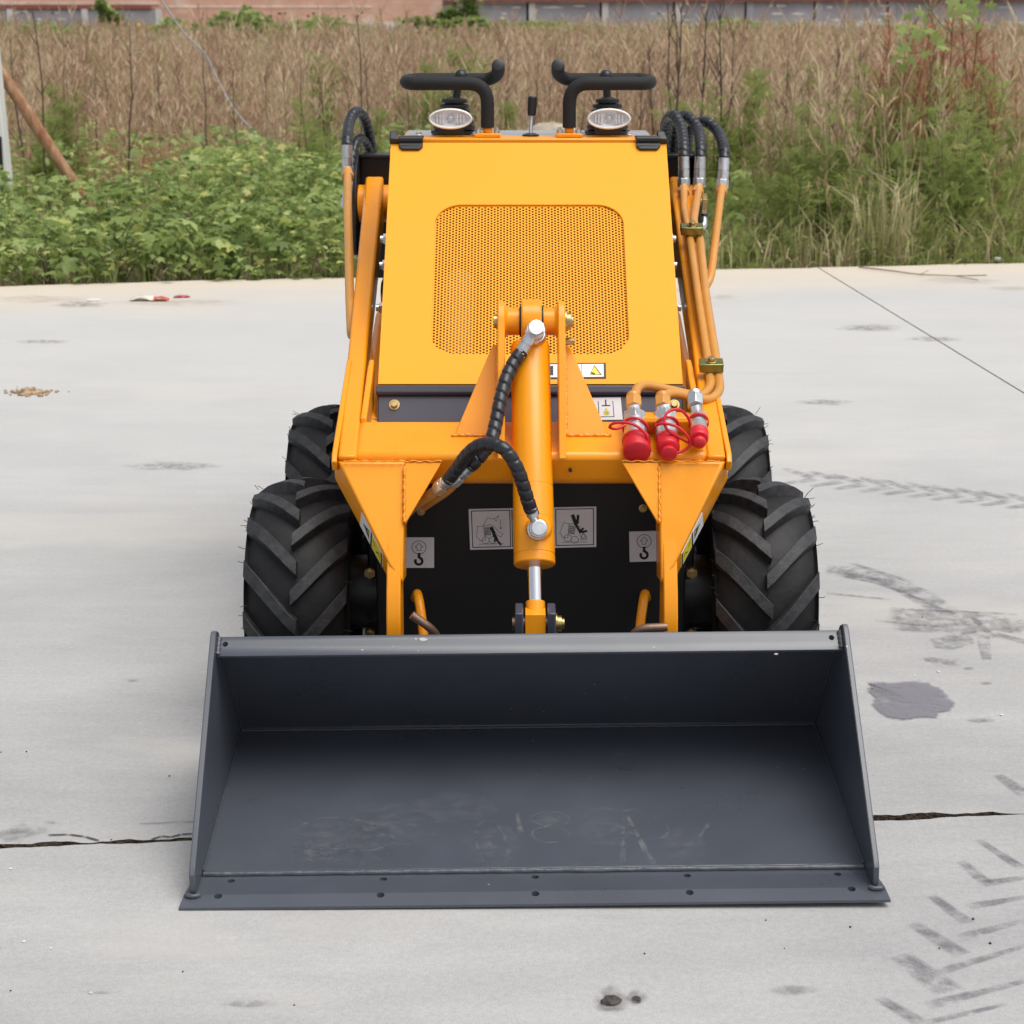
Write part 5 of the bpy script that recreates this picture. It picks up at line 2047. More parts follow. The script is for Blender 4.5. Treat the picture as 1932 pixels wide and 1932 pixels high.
def rotm(yaw, pitch, roll):
    cy, sy, cp, sp, cr, sr = np.cos(yaw), np.sin(yaw), np.cos(pitch), np.sin(pitch), np.cos(roll), np.sin(roll)
    n = len(yaw)
    Rz = np.zeros((n, 3, 3)); Rz[:, 0, 0] = cy; Rz[:, 0, 1] = -sy; Rz[:, 1, 0] = sy; Rz[:, 1, 1] = cy; Rz[:, 2, 2] = 1
    Rx = np.zeros((n, 3, 3)); Rx[:, 0, 0] = 1; Rx[:, 1, 1] = cp; Rx[:, 1, 2] = -sp; Rx[:, 2, 1] = sp; Rx[:, 2, 2] = cp
    Ry = np.zeros((n, 3, 3)); Ry[:, 1, 1] = 1; Ry[:, 0, 0] = cr; Ry[:, 0, 2] = sr; Ry[:, 2, 0] = -sr; Ry[:, 2, 2] = cr
    return Rz @ Rx @ Ry


class Mass:                                        # many small faces gathered into one mesh, colour number per vertex
    def __init__(self):
        self.v, self.f, self.a, self.n = [], [], [], 0

    def put(self, tmpl, pos, yaw, pitch, roll, scale, var):
        tv, tf = tmpl
        M = rotm(yaw, pitch, roll)
        sc = scale if np.ndim(scale) == 2 else np.repeat(np.asarray(scale)[:, None], 3, 1)
        V_ = np.einsum('nij,nkj->nki', M, tv[None] * sc[:, None, :]) + pos[:, None, :]
        n, k = len(pos), len(tv)
        F_ = (np.array(tf)[None] + (self.n + np.arange(n) * k)[:, None, None]).reshape(-1, 3)
        self.v.append(V_.reshape(-1, 3))
        self.f.append(F_)
        self.a.append(np.repeat(var, k))
        self.n += n * k

    def ribbon(self, P0, P1, P2, w0, w1, w2, var, face=None):   # a thin blade through three points
        n = len(P0)
        d = P2 - P0
        if face is None:
            side = np.stack([np.ones(n), rs.uniform(-.6, .6, n), np.zeros(n)], 1)
        else:
            side = face
        side = side / np.linalg.norm(side, axis=1)[:, None]
        def pr(P_, w_):
            o = side * np.asarray(w_).reshape(-1, 1)
            return P_ - o, P_ + o
        a, b = pr(P0, w0)
        c, d_ = pr(P1, w1)
        e, f_ = pr(P2, w2)
        V_ = np.stack([a, b, c, d_, e, f_], 1)
        F_ = np.array([(0, 1, 3), (0, 3, 2), (2, 3, 5), (2, 5, 4)])
        F_ = (F_[None] + (self.n + np.arange(n) * 6)[:, None, None]).reshape(-1, 3)
        self.v.append(V_.reshape(-1, 3))
        self.f.append(F_)
        self.a.append(np.repeat(var, 6))
        self.n += n * 6

    def build(self, name, m, parent=None, org=(0, 0, 0)):
        V_ = np.concatenate(self.v) - np.array(org)
        F_ = np.concatenate(self.f).astype(np.int32)
        me = bpy.data.meshes.new(name)
        me.vertices.add(len(V_))
        me.vertices.foreach_set("co", V_.astype(np.float32).ravel())
        me.loops.add(len(F_) * 3)
        me.loops.foreach_set("vertex_index", F_.ravel())
        me.polygons.add(len(F_))
        me.polygons.foreach_set("loop_start", np.arange(0, len(F_) * 3, 3, dtype=np.int32))
        me.update(calc_edges=True)
        at = me.attributes.new("var", 'FLOAT', 'POINT')
        at.data.foreach_set("value", np.concatenate(self.a).astype(np.float32))
        me.materials.append(m)
        o = bpy.data.objects.new(name, me)
        COL.objects.link(o)
        o.parent = parent
        return o


def nz(x, y, s=0.0):                               # slow bumpy field, -1..1
    return (np.sin(x * 1.7 + y * .9 + s) + np.sin(x * .8 - y * 1.9 + 2 * s + 1) + np.sin(x * 3.7 + s * 3) * .6 + np.sin(y * 3.1 + x * 2.2 + s) * .6) / 3.2


def edge_y(x):                                     # planted edge of the slab
    return 9.79 + .150 * x - .004 * x * x


def vis(y, k=1.06):                                # half width grown over: the picture's and a step more
    return .2685 * y * k + 1.7


def upleaf(n):                                     # leaves lie loosely, tipped towards the light and the open side
    return rs.uniform(0, 2 * math.pi, n), rs.normal(-.15, .42, n), rs.normal(0, .35, n)


# ---- left: broad-leaved ground cover
def cover_height(x, y):
    t = np.clip((y - edge_y(x) + .06) / .9, 0, 1)
    far = np.clip((y - 14.5) / 4, 0, 1)
    return (.16 + .30 * np.sqrt(t)) * (1 + .38 * nz(x * 1.5, y * 1.5, 2)) * (1 - .55 * far)


gc = Mass()
n = 51000
y = 9.3 + 9.2 * rs.beta(1.0, 2.0, n)
x = rs.uniform(-1, 1, n) * vis(y)
left = x < (.25 + .5 * nz(x * 0, y, 1) - .05 * (y - 10))
ok = left & (y > edge_y(x) - .03 + .05 * nz(x * 5, y * 0, 2))
gap = nz(x * 1.3, y * 1.3, 7)
ok &= ~((gap > .52) & (rs.rand(n) < .75))
ok &= rs.rand(n) < np.where(x < -1.75 - .1 * (y - 10), np.where(y > 11.2, .45, 1), 1)
ok &= rs.rand(n) < np.clip(1.35 - (y - 12.5) / 3.6, .08, 1)
x, y = x[ok], y[ok]
n = len(x)
H = cover_height(x, y)
z = GZ + H * (1 - .55 * rs.rand(n) ** 1.6) + .02
pos = np.stack([x, y, z], 1)
yw, pt, rl = upleaf(n)
big = rs.rand(n)
sc = rs.uniform(.020, .046, n) * np.where(big > .88, 1.6, 1)
var = np.clip(.42 + .27 * rs.randn(n) + .18 * nz(x * 2, y * 2, 5), 0, .90)
var = np.where(rs.rand(n) < .025, rs.uniform(.9, 1, n), var)
k1 = rs.rand(n) < .62
gc.put(PALM, pos[k1], yw[k1], pt[k1], rl[k1], sc[k1], var[k1])
gc.put(OVAL, pos[~k1], yw[~k1], pt[~k1], rl[~k1], sc[~k1] * 1.35, var[~k1])
# stems beneath
m_ = rs.rand(n) < .22
p2 = pos[m_]
p0 = p2 * [1, 1, 0] + np.array([0, 0, GZ]) + rs.normal(0, .03, p2.shape) * [1, 1, 0]
gc.ribbon(p0, (p0 + p2) / 2 + rs.normal(0, .012, p2.shape), p2, np.full(len(p2), .0022), np.full(len(p2), .0018), np.full(len(p2), .001), rs.uniform(.1, .9, len(p2)))
tag(gc.build("ground_cover", GREEN), "low green broad-leaved weeds covering the ground at the left of the field", "ground cover", kind="stuff")

# ---- dry litter and dead twigs among the leaves
dl = Mass()
n = 12500
y = 9.5 + 8.5 * rs.beta(1, 1.6, n)
x = rs.uniform(-1, 1, n) * vis(y)
ok = y > edge_y(x) + .03
x, y = x[ok], y[ok]
n = len(x)
L = rs.uniform(.04, .20, n)
az, el = rs.uniform(0, 2 * math.pi, n), rs.normal(.25, .35, n)
p0 = np.stack([x, y, GZ + rs.uniform(0, .22, n) * (rs.rand(n) < .6)], 1)
d = np.stack([np.cos(az) * np.cos(el), np.sin(az) * np.cos(el), np.abs(np.sin(el))], 1)
dl.ribbon(p0, p0 + d * (L * .5)[:, None] + [0, 0, .008], p0 + d * L[:, None], rs.uniform(.0012, .003, n), rs.uniform(.001, .0026, n), np.full(n, .0006), rs.uniform(.1, .9, n))
tag(dl.build("dry_litter", BROWN), "dead twigs and straw lying between the weeds", "plant litter", kind="stuff")


# ---- the brown field of dry stalks
def stalks(n, y0, y1, w_, hmin, hmax, twigs, tw, front=None):
    m = Mass()
    y = np.sqrt(rs.uniform(y0 ** 2, y1 ** 2, n))
    x = rs.uniform(-1, 1, n) * vis(y)
    if front is not None:
        ok = y > front(x)
        x, y = x[ok], y[ok]
        n = len(x)
    h = rs.uniform(hmin, hmax, n) * (1 + .34 * nz(x * 1.3, y * .6, 3) + .14 * rs.randn(n)) * (1 - .35 * np.clip((y - 24) / 30, 0, 1))
    base = np.stack([x, y, np.full(n, GZ)], 1)
    ln = rs.normal(0, .065, (n, 2))
    top = base + np.stack([ln[:, 0] * h * 1.4, ln[:, 1] * h, h], 1)
    mid = (base + top) / 2 + np.stack([rs.normal(0, .012, n), np.zeros(n), np.zeros(n)], 1)
    tone = np.clip(.50 + .20 * rs.randn(n) + .22 * nz(x * .9, y * .5, 9) + .12 * nz(x * 3.1, y * .9, 4), .02, .88)
    fl_ = tone
    dk = rs.rand(n) < .42
    tone = np.where(dk, rs.uniform(0, .30, n), tone - .06)
    m.ribbon(base, mid, top, np.full(n, w_), np.full(n, w_ * .8), np.full(n, w_ * .35), tone)
    for _ in range(twigs):                        # side twigs with fluffy seed
        t = rs.uniform(.30, 1.0, n)
        p0 = base + (top - base) * t[:, None]
        L = h * rs.uniform(.06, .17, n)
        az = rs.uniform(0, 2 * math.pi, n)
        d = np.stack([np.cos(az) * .55, np.sin(az) * .4, rs.uniform(.45, 1.1, n)], 1)
        p2 = p0 + d * L[:, None]
        m.ribbon(p0, (p0 + p2) / 2, p2, np.full(n, tw * .5), np.full(n, tw), np.full(n, tw * .3), np.clip(fl_ + rs.normal(.10, .14, n), 0, .97))
    return m


def brown_front(x):                                # where the dry stand begins behind the green
    return 13.9 + .9 * nz(x * .8, x * 0, 4) - np.clip(x - .5, 0, 1.6) * 1.75


m = stalks(4700, 10.9, 20, .0032, .50, 1.05, 17, .0040, brown_front)
tag(m.build("dry_stalk_field_near", BROWN), "nearer stand of thin brown dead stalks filling the field", "dry weeds", kind="stuff")
m = stalks(8600, 20, 36, .0050, .50, .90, 11, .0062)
tag(m.build("dry_stalk_field_middle", BROWN), "middle stand of thin brown dead stalks filling the field", "dry weeds", kind="stuff")
m = stalks(9200, 36, 63, .009, .42, .70, 7, .011)
tag(m.build("dry_stalk_field_far", BROWN), "far stand of brown dead stalks reaching the walls", "dry weeds", kind="stuff")
# green growth sprinkled through the dry stand
gs = Mass()
n = 13000
y = np.sqrt(rs.uniform(14.5 ** 2, 60 ** 2, n))
x = rs.uniform(-1, 1, n) * vis(y)
ok = (nz(x * .55, y * .3, 12) > .02) & (rs.rand(n) < .9)
x, y = x[ok], y[ok]
n = len(x)
pos = np.stack([x, y, GZ + rs.uniform(.25, .78, n) * (1 - .4 * np.clip((y - 24) / 30, 0, 1))], 1)
yw, pt, rl = upleaf(n)
gs.put(PINN, pos, yw, pt + .5, rl, .06 + .0022 * y, np.clip(.45 + .2 * rs.randn(n), 0, .85))
tag(gs.build("green_sprigs", FERN), "green sprigs scattered through the brown stalks", "weeds", kind="stuff")
# yellow flowers far left and a few by the middle
YEL = mat("yellow_petal", (.75, .48, .02), .6)
# ---- right: fine-leaved growth near the slab
fr = Mass()
n = 17000
y = 9.6 + 6.0 * rs.beta(1.0, 2.2, n)
x = rs.uniform(-.2, 1, n) * vis(y)
ok = (x > .35 + .3 * nz(x * 0, y, 3)) & (y > edge_y(x) + .03) & (nz(x * 1.6, y * 1.1, 15) > -.45)
x, y = x[ok], y[ok]
n = len(x)
t = np.clip((y - edge_y(x)) / .8, 0, 1)
Hh = (.06 + .42 * t) * (1 + .5 * nz(x * 1.6, y * 1.2, 8))
pos = np.stack([x, y, GZ + .03 + Hh * rs.rand(n) ** .7], 1)
yw, pt, rl = rs.uniform(0, 6.28, n), rs.normal(.55, .4, n), rs.normal(0, .3, n)
fr.put(PINN, pos, yw, pt, rl, rs.uniform(.05, .11, n), np.clip(.40 + .24 * rs.randn(n) + .2 * nz(x * 2, y, 2), 0, 1))
tag(fr.build("fine_weed_cover", FERN), "low feathery green weeds along the slab at the right", "ground cover", kind="stuff")
gr = Mass()
n = 4300
y = 9.7 + 5.0 * rs.beta(1.0, 2.0, n)
x = rs.uniform(-.1, 1, n) * vis(y)
ok = (x > .5) & (y > edge_y(x) + .03)
x, y = x[ok], y[ok]
n = len(x)
h = rs.uniform(.12, .46, n)
az = rs.uniform(0, 6.28, n)
p0 = np.stack([x, y, np.full(n, GZ)], 1)
bd = np.stack([np.cos(az), np.sin(az), np.zeros(n)], 1) * (h * rs.uniform(.1, .55, n))[:, None]
p1 = p0 + bd * .3 + np.stack([0 * h, 0 * h, h * .65], 1)
p2 = p0 + bd + np.stack([0 * h, 0 * h, h * rs.uniform(.7, 1, n)], 1)
gr.ribbon(p0, p1, p2, np.full(n, .0022), np.full(n, .0026), np.full(n, .0005), rs.rand(n) ** 1.2)
tag(gr.build("grass", STRAW), "thin green and straw grass blades at the right of the field", "grass", kind="stuff")


# ================================================================== single plants one can pick out
def place(proto, x, y, rz, sc, label=None, cat=None, group=None, first=set()):
    if proto.name not in first:
        first.add(proto.name)
        o = proto
    else:
        o = copy_tree(proto)
    o.location = (x, y, GZ)
    o.rotation_euler = (0, 0, rz)
    o.scale = (sc, sc, sc)
    if label:
        tag(o, label, cat, group)
    return o


def zone(px_, y, n0=10.6, n1=12.0):
    row = "front row " if y < n0 else ("middle row " if y < n1 else "back row ")
    for lim, w_ in ((70, "beside the white post"), (175, "around the foot of the leaning pole"), (300, "below the grey wire's upper half"), (470, "midway between pole and loader"), (590, "left of the loader's left hoses"), (680, "beside the loader's left hoses"), (966, "behind the loader's left handle"), (1240, "behind the loader's right handle"),
                    (1400, "just right of the loader's hoses"), (1470, "a little right of the loader's hoses"), (1550, "above the straight concrete joint"), (1620, "right of the straight concrete joint"), (1680, "left of the drooping seed heads"), (1740, "right of the drooping seed heads"), (1800, "under the climbing vine"), (1860, "right of the climbing vine")):
        if px_ < lim:
            return row + w_
    return row + "at the right picture edge"


# ---- mallows with large lobed leaves along the left edge of the slab; every leaf its own part
leaf_me = []
for k in range(5):
    m = Mass()
    m.put(BIGL, np.zeros((1, 3)), np.zeros(1), np.zeros(1), np.zeros(1), np.ones(1), np.array([(.22, .45, .62, .78, .95)[k]]))
    o = m.build("leaf", GREEN)
    leaf_me.append(o.data)
    bpy.data.objects.remove(o)
prng = random.Random(21)


def mallow(nl, h, spread, seed):
    q = random.Random(seed)
    e = empty("mallow_plant")
    st = MB()
    ends = []
    for k in range(nl):
        a = q.uniform(0, 6.28)
        rr = spread * math.sqrt(q.uniform(.02, 1))
        zz = h * q.uniform(.35, 1) * (1 - .35 * rr / spread)
        p = Vector((math.cos(a) * rr, math.sin(a) * rr, zz))
        st.tube([(p.x * .05, p.y * .05, 0), (p.x * .5, p.y * .5, zz * .75), tuple(p)], [.004, .003, .002], 4)
        ends.append((p, a))
    s_ = st.build("stem", STEM, e)
    for p, a in ends:
        lf = bpy.data.objects.new("leaf", leaf_me[min(4, int(abs(q.gauss(1.6, 1.3))))])
        COL.objects.link(lf)
        lf.parent = e
        lf.location = p
        yaw = q.uniform(0, 6.28)
        lf.rotation_euler = Euler((q.gauss(.35, .35), q.gauss(0, .3), math.pi + q.gauss(0, .8)), 'XYZ') if q.random() < .6 else Euler((q.gauss(-.1, .3), q.gauss(0, .3), yaw), 'XYZ')
        sz = q.uniform(.042, .082)
        lf.scale = (sz, sz, sz)
    return e


protos = [mallow(12, .50, .24, 1), mallow(15, .60, .30, 2), mallow(10, .42, .22, 3)]
where = ["at the slab edge below the leaning pole", "by the foot of the white post", "left of the loader's arm"]
spots = []
for px_, y, s_, k in ((40, 9.75, .9, 0), (95, 10.1, 1.1, 1), (160, 9.8, 1.0, 2), (215, 9.95, 1.15, 1), (280, 10.2, 1.0, 0), (330, 9.95, 1.0, 2), (395, 10.15, 1.1, 1), (450, 10.0, .9, 0), (520, 10.1, 1.05, 1), (575, 10.2, 1.0, 2), (620, 10.35, 1.0, 0),
                       (20, 10.9, 1.2, 1), (130, 11.2, 1.15, 0), (245, 11.0, 1.2, 1), (350, 11.1, 1.25, 0), (440, 11.0, 1.2, 1), (540, 11.3, 1.2, 2), (610, 11.4, 1.1, 1), (190, 12.3, 1.2, 2), (400, 12.4, 1.3, 0), (560, 12.5, 1.2, 1), (480, 11.8, 1.2, 0),
                       (1395, 10.7, .8, 0), (1420, 11.6, .9, 2), (1480, 11.9, 1.2, 1), (1555, 11.6, 1.1, 0), (1630, 12.0, 1.3, 1), (1710, 11.5, 1.25, 2), (1790, 11.6, 1.3, 1), (1515, 10.6, .6, 2)):
    x = W(px_, 500, y).x
    lab = "broad-leaved weed, " + zone(px_, y, 10.5, 11.6)
    place(protos[k], x, y, prng.uniform(0, 6.28), s_, lab, "weed", "broad-leaved weeds beside the slab" if px_ < 1000 else "broad-leaved weeds right of the hoses")


# ---- feathery mugworts on the right
def mugwort(h, seed, nl=46):
    q = np.random.RandomState(seed)
    e = empty("feathery_weed")
    st = MB()
    m = Mass()
    for k in range(3):
        lean = q.normal(0, .10, 2)
        hh = h * q.uniform(.75, 1)
        b0 = q.normal(0, .03, 2)
        pts = [(b0[0], b0[1], 0), (b0[0] + lean[0] * hh * .5, b0[1] + lean[1] * hh * .5, hh * .55), (b0[0] + lean[0] * hh * 1.1, b0[1] + lean[1] * hh, hh)]
        st.tube(pts, [.005, .004, .0015], 5)
        n = nl
        t = q.uniform(.12, 1, n)
        P_ = np.array(pts)
        pos = np.where((t < .55)[:, None], P_[0] + (P_[1] - P_[0]) * (t / .55)[:, None], P_[1] + (P_[2] - P_[1]) * ((t - .55) / .45)[:, None])
        m.put(PINN, pos, q.uniform(0, 6.28, n), q.normal(.55, .25, n), q.normal(0, .25, n), .135 * (h / .7) ** .6 * (1.15 - .6 * t) * q.uniform(.6, 1.25, n), np.clip(.45 + .2 * q.randn(n) + .2 * (t - .5), 0, .95))
    st.build("stem", STEM, e)
    m.build("foliage", FERN, e)
    return e


mp = [mugwort(.72, 1, 30), mugwort(1.05, 2, 34), mugwort(.52, 3, 28)]
pr = random.Random(9)
for px_, y, s_, k in ((1385, 10.3, .55, 2), (1410, 10.4, .7, 2), (1480, 10.45, .75, 2), (1500, 11.0, .95, 0), (1580, 11.5, 1.0, 1), (1620, 11.0, .9, 0), (1700, 11.0, 1.0, 0), (1725, 11.6, 1.05, 1),                        (1790, 11.0, .95, 1), (1815, 11.5, 1.1, 1), (1845, 11.2, .9, 0), (1915, 11.0, .6, 2), (1740, 10.6, .7, 2), (1660, 10.5, .6, 2), (1590, 10.5, .55, 2), (1500, 12.3, 1.0, 1), (1370, 11.4, .8, 0),
                       (640, 12.3, .8, 0), (600, 12.8, .9, 1), (1690, 12.8, 1.1, 1), (1785, 12.6, 1.15, 1), (1265, 12.2, .95, 1), (1300, 11.6, .8, 0), (1345, 12.4, 1.0, 1), (1660, 11.9, 1.15, 1), (1705, 12.2, 1.2, 1), (1775, 12.3, 1.1, 1), (1852, 12.0, 1.1, 1), (1898, 12.3, 1.0, 1), (1520, 11.7, .9, 1)):
    x = W(px_, 480, y).x
    place(mp[k], x, y, pr.uniform(0, 6.28), s_, ("tall" if s_ > .9 else "short") + " feathery green weed, " + zone(px_, y, 10.95, 11.55), "weed", "feathery weeds on the right" if px_ > 1000 else "feathery weeds on the left")

# ---- tall narrow green weeds standing up out of the brown stand
tw_ = [mugwort(1.0, 11, 60)]
for px_, ytop, y in ((590, 72, 16.5), (795, 84, 15.0), (868, 55, 15.5), (845, 120, 14.5), (575, 200, 13.5), (690, 175, 13.2), (108, 165, 14.0), (1385, 92, 13.5), (1395, 190, 12.2), (1318, 160, 13.0), (60, 190, 13.0), (125, 130, 14.5), (1500, 92, 17.0), (1655, 95, 13.0), (985, 165, 14.5), (745, 150, 15.5)):
    p = W(px_, ytop, y)
    place(tw_[0], p.x, y, pr.uniform(0, 6.28), (p.z - GZ) * 1.02, "tall narrow green weed, " + zone(px_, y, 13.4, 14.8), "weed", "tall green weeds in the dry stand")


# ---- dark dead stems
def deadstem(seed, branchy):
    q = random.Random(seed)
    e = empty("dead_stem")
    m = MB()
    pts = [Vector((0, 0, 0))]
    for k in range(6):
        pts.append(pts[-1] + Vector((q.gauss(0, .012), q.gauss(0, .012), 1 / 6)))
    m.tube(pts, [.0062, .0058, .0052, .0046, .004, .003, .0018], 5)
    m.build("stem", TWIG, e)
    b = MB()
    for k in range(branchy):
        t = q.uniform(.35, 1)
        i = min(5, int(t * 6))
        p = pts[i] + (pts[i + 1] - pts[i]) * (t * 6 - i)
        a = q.uniform(0, 6.28)
        L = q.uniform(.06, .20) * (1.2 - .6 * t)
        d = Vector((math.cos(a) * .55, math.sin(a) * .4, 1)) * L
        b.tube([p, p + d * .5 + Vector((q.gauss(0, .006), 0, 0)), p + d], [.0026, .002, .001], 4)
    if branchy:
        b.build("twigs", TWIG, e)["kind"] = "stuff"
    return e


ds = [deadstem(1, 5), deadstem(2, 14), deadstem(3, 0)]
for px_, ytop, y, k, lean in ((20, 70, 13.5, 0, .02), (92, 20, 12.5, 0, -.05), (112, 110, 14, 2, .0), (232, 50, 13.0, 0, .01), (175, 120, 14.5, 2, .02), (300, 110, 15, 0, 0), (388, 90, 14, 2, .02), (440, 130, 13.5, 0, 0), (560, 130, 13.2, 2, .01), (672, 28, 12.8, 0, .02), (700, 100, 14, 0, -.03),
                                (905, 120, 14, 0, .03), (960, 100, 15, 1, 0), (1010, 110, 15, 2, .0), (1090, 140, 15, 0, .02), (1232, 15, 12.2, 1, .12), (1205, 130, 13, 1, .05), (1275, 4, 12.4, 0, -.02), (1300, 20, 12.0, 0, -.04), (1322, 30, 12.6, 1, .02), (1352, 6, 12.3, 1, -.02), (1370, 60, 13.0, 0, .02),
                                (1345, 110, 13.5, 1, 0), (1440, 120, 14.5, 2, .02), (1490, 100, 14.0, 0, 0), (1535, 130, 13.5, 0, -.02), (1570, 90, 14, 1, .02), (1625, 60, 13.0, 0, .03), (860, 150, 13.8, 1, .05), (770, 160, 14, 0, 0), (620, 160, 13.3, 0, -.02), (1150, 120, 14.2, 0, .03), (1255, 90, 13.2, 1, -.05)):
    p = W(px_, ytop, y)
    o = place(ds[k], p.x + lean, y, pr.uniform(0, 6.28), p.z - GZ)
    o.rotation_euler = (pr.gauss(0, .02), -lean * .7, pr.uniform(0, 6.28))
    tag(o, {0: "thin dead stem with few twigs, ", 1: "dead stem with branching top, ", 2: "bare dark dead stem, "}[k] + zone(px_, y, 12.9, 13.9), "dead stem", {0: "thin dead stems in the field", 1: "branching dead stems in the field", 2: "bare dead stems in the field"}[k])


# ---- grass clumps with seed heads
def clump(seed, h):
    q = np.random.RandomState(seed)
    e = empty("grass_clump")
    m = Mass()
    n = 34
    hh = h * q.uniform(.35, .8, n)
    az = q.uniform(0, 6.28, n)
    p0 = np.stack([q.normal(0, .02, n), q.normal(0, .02, n), np.zeros(n)], 1)
    bd = np.stack([np.cos(az), np.sin(az), np.zeros(n)], 1) * (hh * q.uniform(.1, .6, n))[:, None]
    zc = np.stack([0 * hh, 0 * hh, hh], 1)
    m.ribbon(p0, p0 + bd * .35 + zc * .7, p0 + bd + zc * q.uniform(.6, 1, n)[:, None], np.full(n, .003), np.full(n, .0035), np.full(n, .0006), q.rand(n))
    m.build("blades", STRAW, e)
    m = Mass()
    k = 4
    b0 = np.stack([q.normal(0, .02, k), q.normal(0, .02, k), np.zeros(k)], 1)
    tp = b0 + np.stack([q.normal(0, .08, k), q.normal(0, .06, k), h * q.uniform(.8, 1, k)], 1)
    m.ribbon(b0, (b0 + tp) / 2 + q.normal(0, .01, (k, 3)), tp, np.full(k, .0024), np.full(k, .002), np.full(k, .0012), q.uniform(.5, .9, k))
    m.build("stalks", STRAW, e)
    for i in range(k):                             # nodding bristly heads
        s_ = MB()
        t = Vector(tp[i])
        dr = Vector((q.normal(0, .4), q.normal(0, .3), .6)).normalized()
        L = .07 * h
        s_.tube(spline([t - dr * .005, t + dr * L, t + dr * L * 1.8 - Vector((0, 0, L * .25))], .006), lambda s__, a: .0065 * math.sin(math.pi * min(1, (s__ + .004) / (L * 2.0))) + .001, 6)
        s_.build("seed_head", mat("seed_head_%d" % seed, (.34, .25, .12), .85, var=.3, vscale=60) if i == 0 else MATS["seed_head_%d" % seed], e)
    return e


gcl = [clump(1, .95), clump(2, .6)]
for px_, y, s_, k in ((1668, 10.35, 1.0, 0), (1690, 10.4, .85, 0), (1640, 10.5, .9, 0), (1712, 10.6, 1.0, 0), (1600, 10.3, .9, 1), (1560, 10.5, .8, 1), (1760, 10.6, .7, 1), (1870, 10.7, 1.0, 1), (1905, 10.9, 1.1, 1), (1520, 10.7, .8, 1), (1840, 10.6, .6, 1), (1700, 10.2, .7, 1)):
    x = W(px_, 490, y).x
    place(gcl[k], x, y, pr.uniform(0, 6.28), s_, ("tall seeding grass clump, " if k == 0 else "short green grass clump, ") + zone(px_, y, 10.45, 10.65), "grass clump", "tall seeding grass clumps" if k == 0 else "short grass clumps at the slab edge")


# ---- red-stemmed seeding weeds at the far right
def redweed(seed):
    q = np.random.RandomState(seed)
    e = empty("red_seeding_weed")
    st = MB()
    pts = [(0, 0, 0), (q.normal(0, .03), 0, .5), (q.normal(0, .06), q.normal(0, .03), 1.0)]
    st.tube(pts, [.006, .005, .002], 5)
    st.build("stem", mat("red_stem_%d" % seed, (.20, .065, .04), .8, var=.3), e)
    m = Mass()
    n = 150
    t = q.uniform(.25, 1, n)
    P_ = np.array(pts)
    p0 = np.where((t < .5)[:, None], P_[0] + (P_[1] - P_[0]) * (t / .5)[:, None], P_[1] + (P_[2] - P_[1]) * ((t - .5) / .5)[:, None])
    az = q.uniform(0, 6.28, n)
    L = q.uniform(.04, .13, n) * (1.25 - .7 * t)
    d = np.stack([np.cos(az) * .7, np.sin(az) * .6, np.full(n, .9)], 1)
    p2 = p0 + d * L[:, None]
    m.ribbon(p0, (p0 + p2) / 2, p2, np.full(n, .0012), np.full(n, .0030), np.full(n, .0014), np.clip(.5 + .28 * q.randn(n), 0, 1))
    m.build("seed_spray", REDW, e)
    m = Mass()
    n = 26
    t = q.uniform(.1, .6, n)
    p0 = P_[0] + (P_[2] - P_[0]) * t[:, None]
    m.put(OVAL, p0, q.uniform(0, 6.28, n), q.normal(.2, .4, n), q.normal(0, .3, n), q.uniform(.05, .09, n), np.clip(.5 + .2 * q.randn(n), 0, .9))
    m.build("foliage", GREEN, e)
    return e


rw_ = [redweed(1), redweed(2)]
for px_, ytop, y, k in ((1665, 70, 12.0, 0), (1690, 30, 12.4, 1), (1710, 60, 11.8, 0), (1728, 10, 12.6, 1), (1745, 45, 12.0, 0), (1765, 0, 12.2, 1), (1785, 20, 12.5, 0), (1805, 15, 12.1, 1), (1825, 30, 12.4, 0), (1845, 22, 12.2, 1), (1862, 50, 12.5, 0), (1885, 80, 12.3, 1), (1905, 120, 12.4, 0), (1925, 150, 12.6, 1), (1880, 170, 11.6, 0), (1735, 150, 11.6, 1)):
    p = W(px_, ytop, y)
    place(rw_[k], p.x, y, pr.uniform(0, 6.28), p.z - GZ, "red-stemmed seeding weed, " + zone(px_, y, 12.05, 12.35), "weed", "red seeding weeds at the upper right")
# low reddish seeding growth behind the green on the left
rl_ = Mass()
n = 1500
px_ = rs.normal(330, 150, n)
y = rs.uniform(13.6, 16.2, n)
x = (px_ - 966) / 3600 * y * 1.02
p0 = np.stack([x, y, GZ + rs.uniform(.0, .34, n)], 1)
az = rs.uniform(0, 6.28, n)
p2 = p0 + np.stack([np.cos(az) * .07, np.sin(az) * .05, rs.uniform(.03, .13, n)], 1)
rl_.ribbon(p0, (p0 + p2) / 2, p2, np.full(n, .0014), np.full(n, .004), np.full(n, .002), rs.uniform(.1, .85, n))
tag(rl_.build("red_seed_growth", REDW), "low reddish seeding growth between the green and the brown at the left", "weeds", kind="stuff")

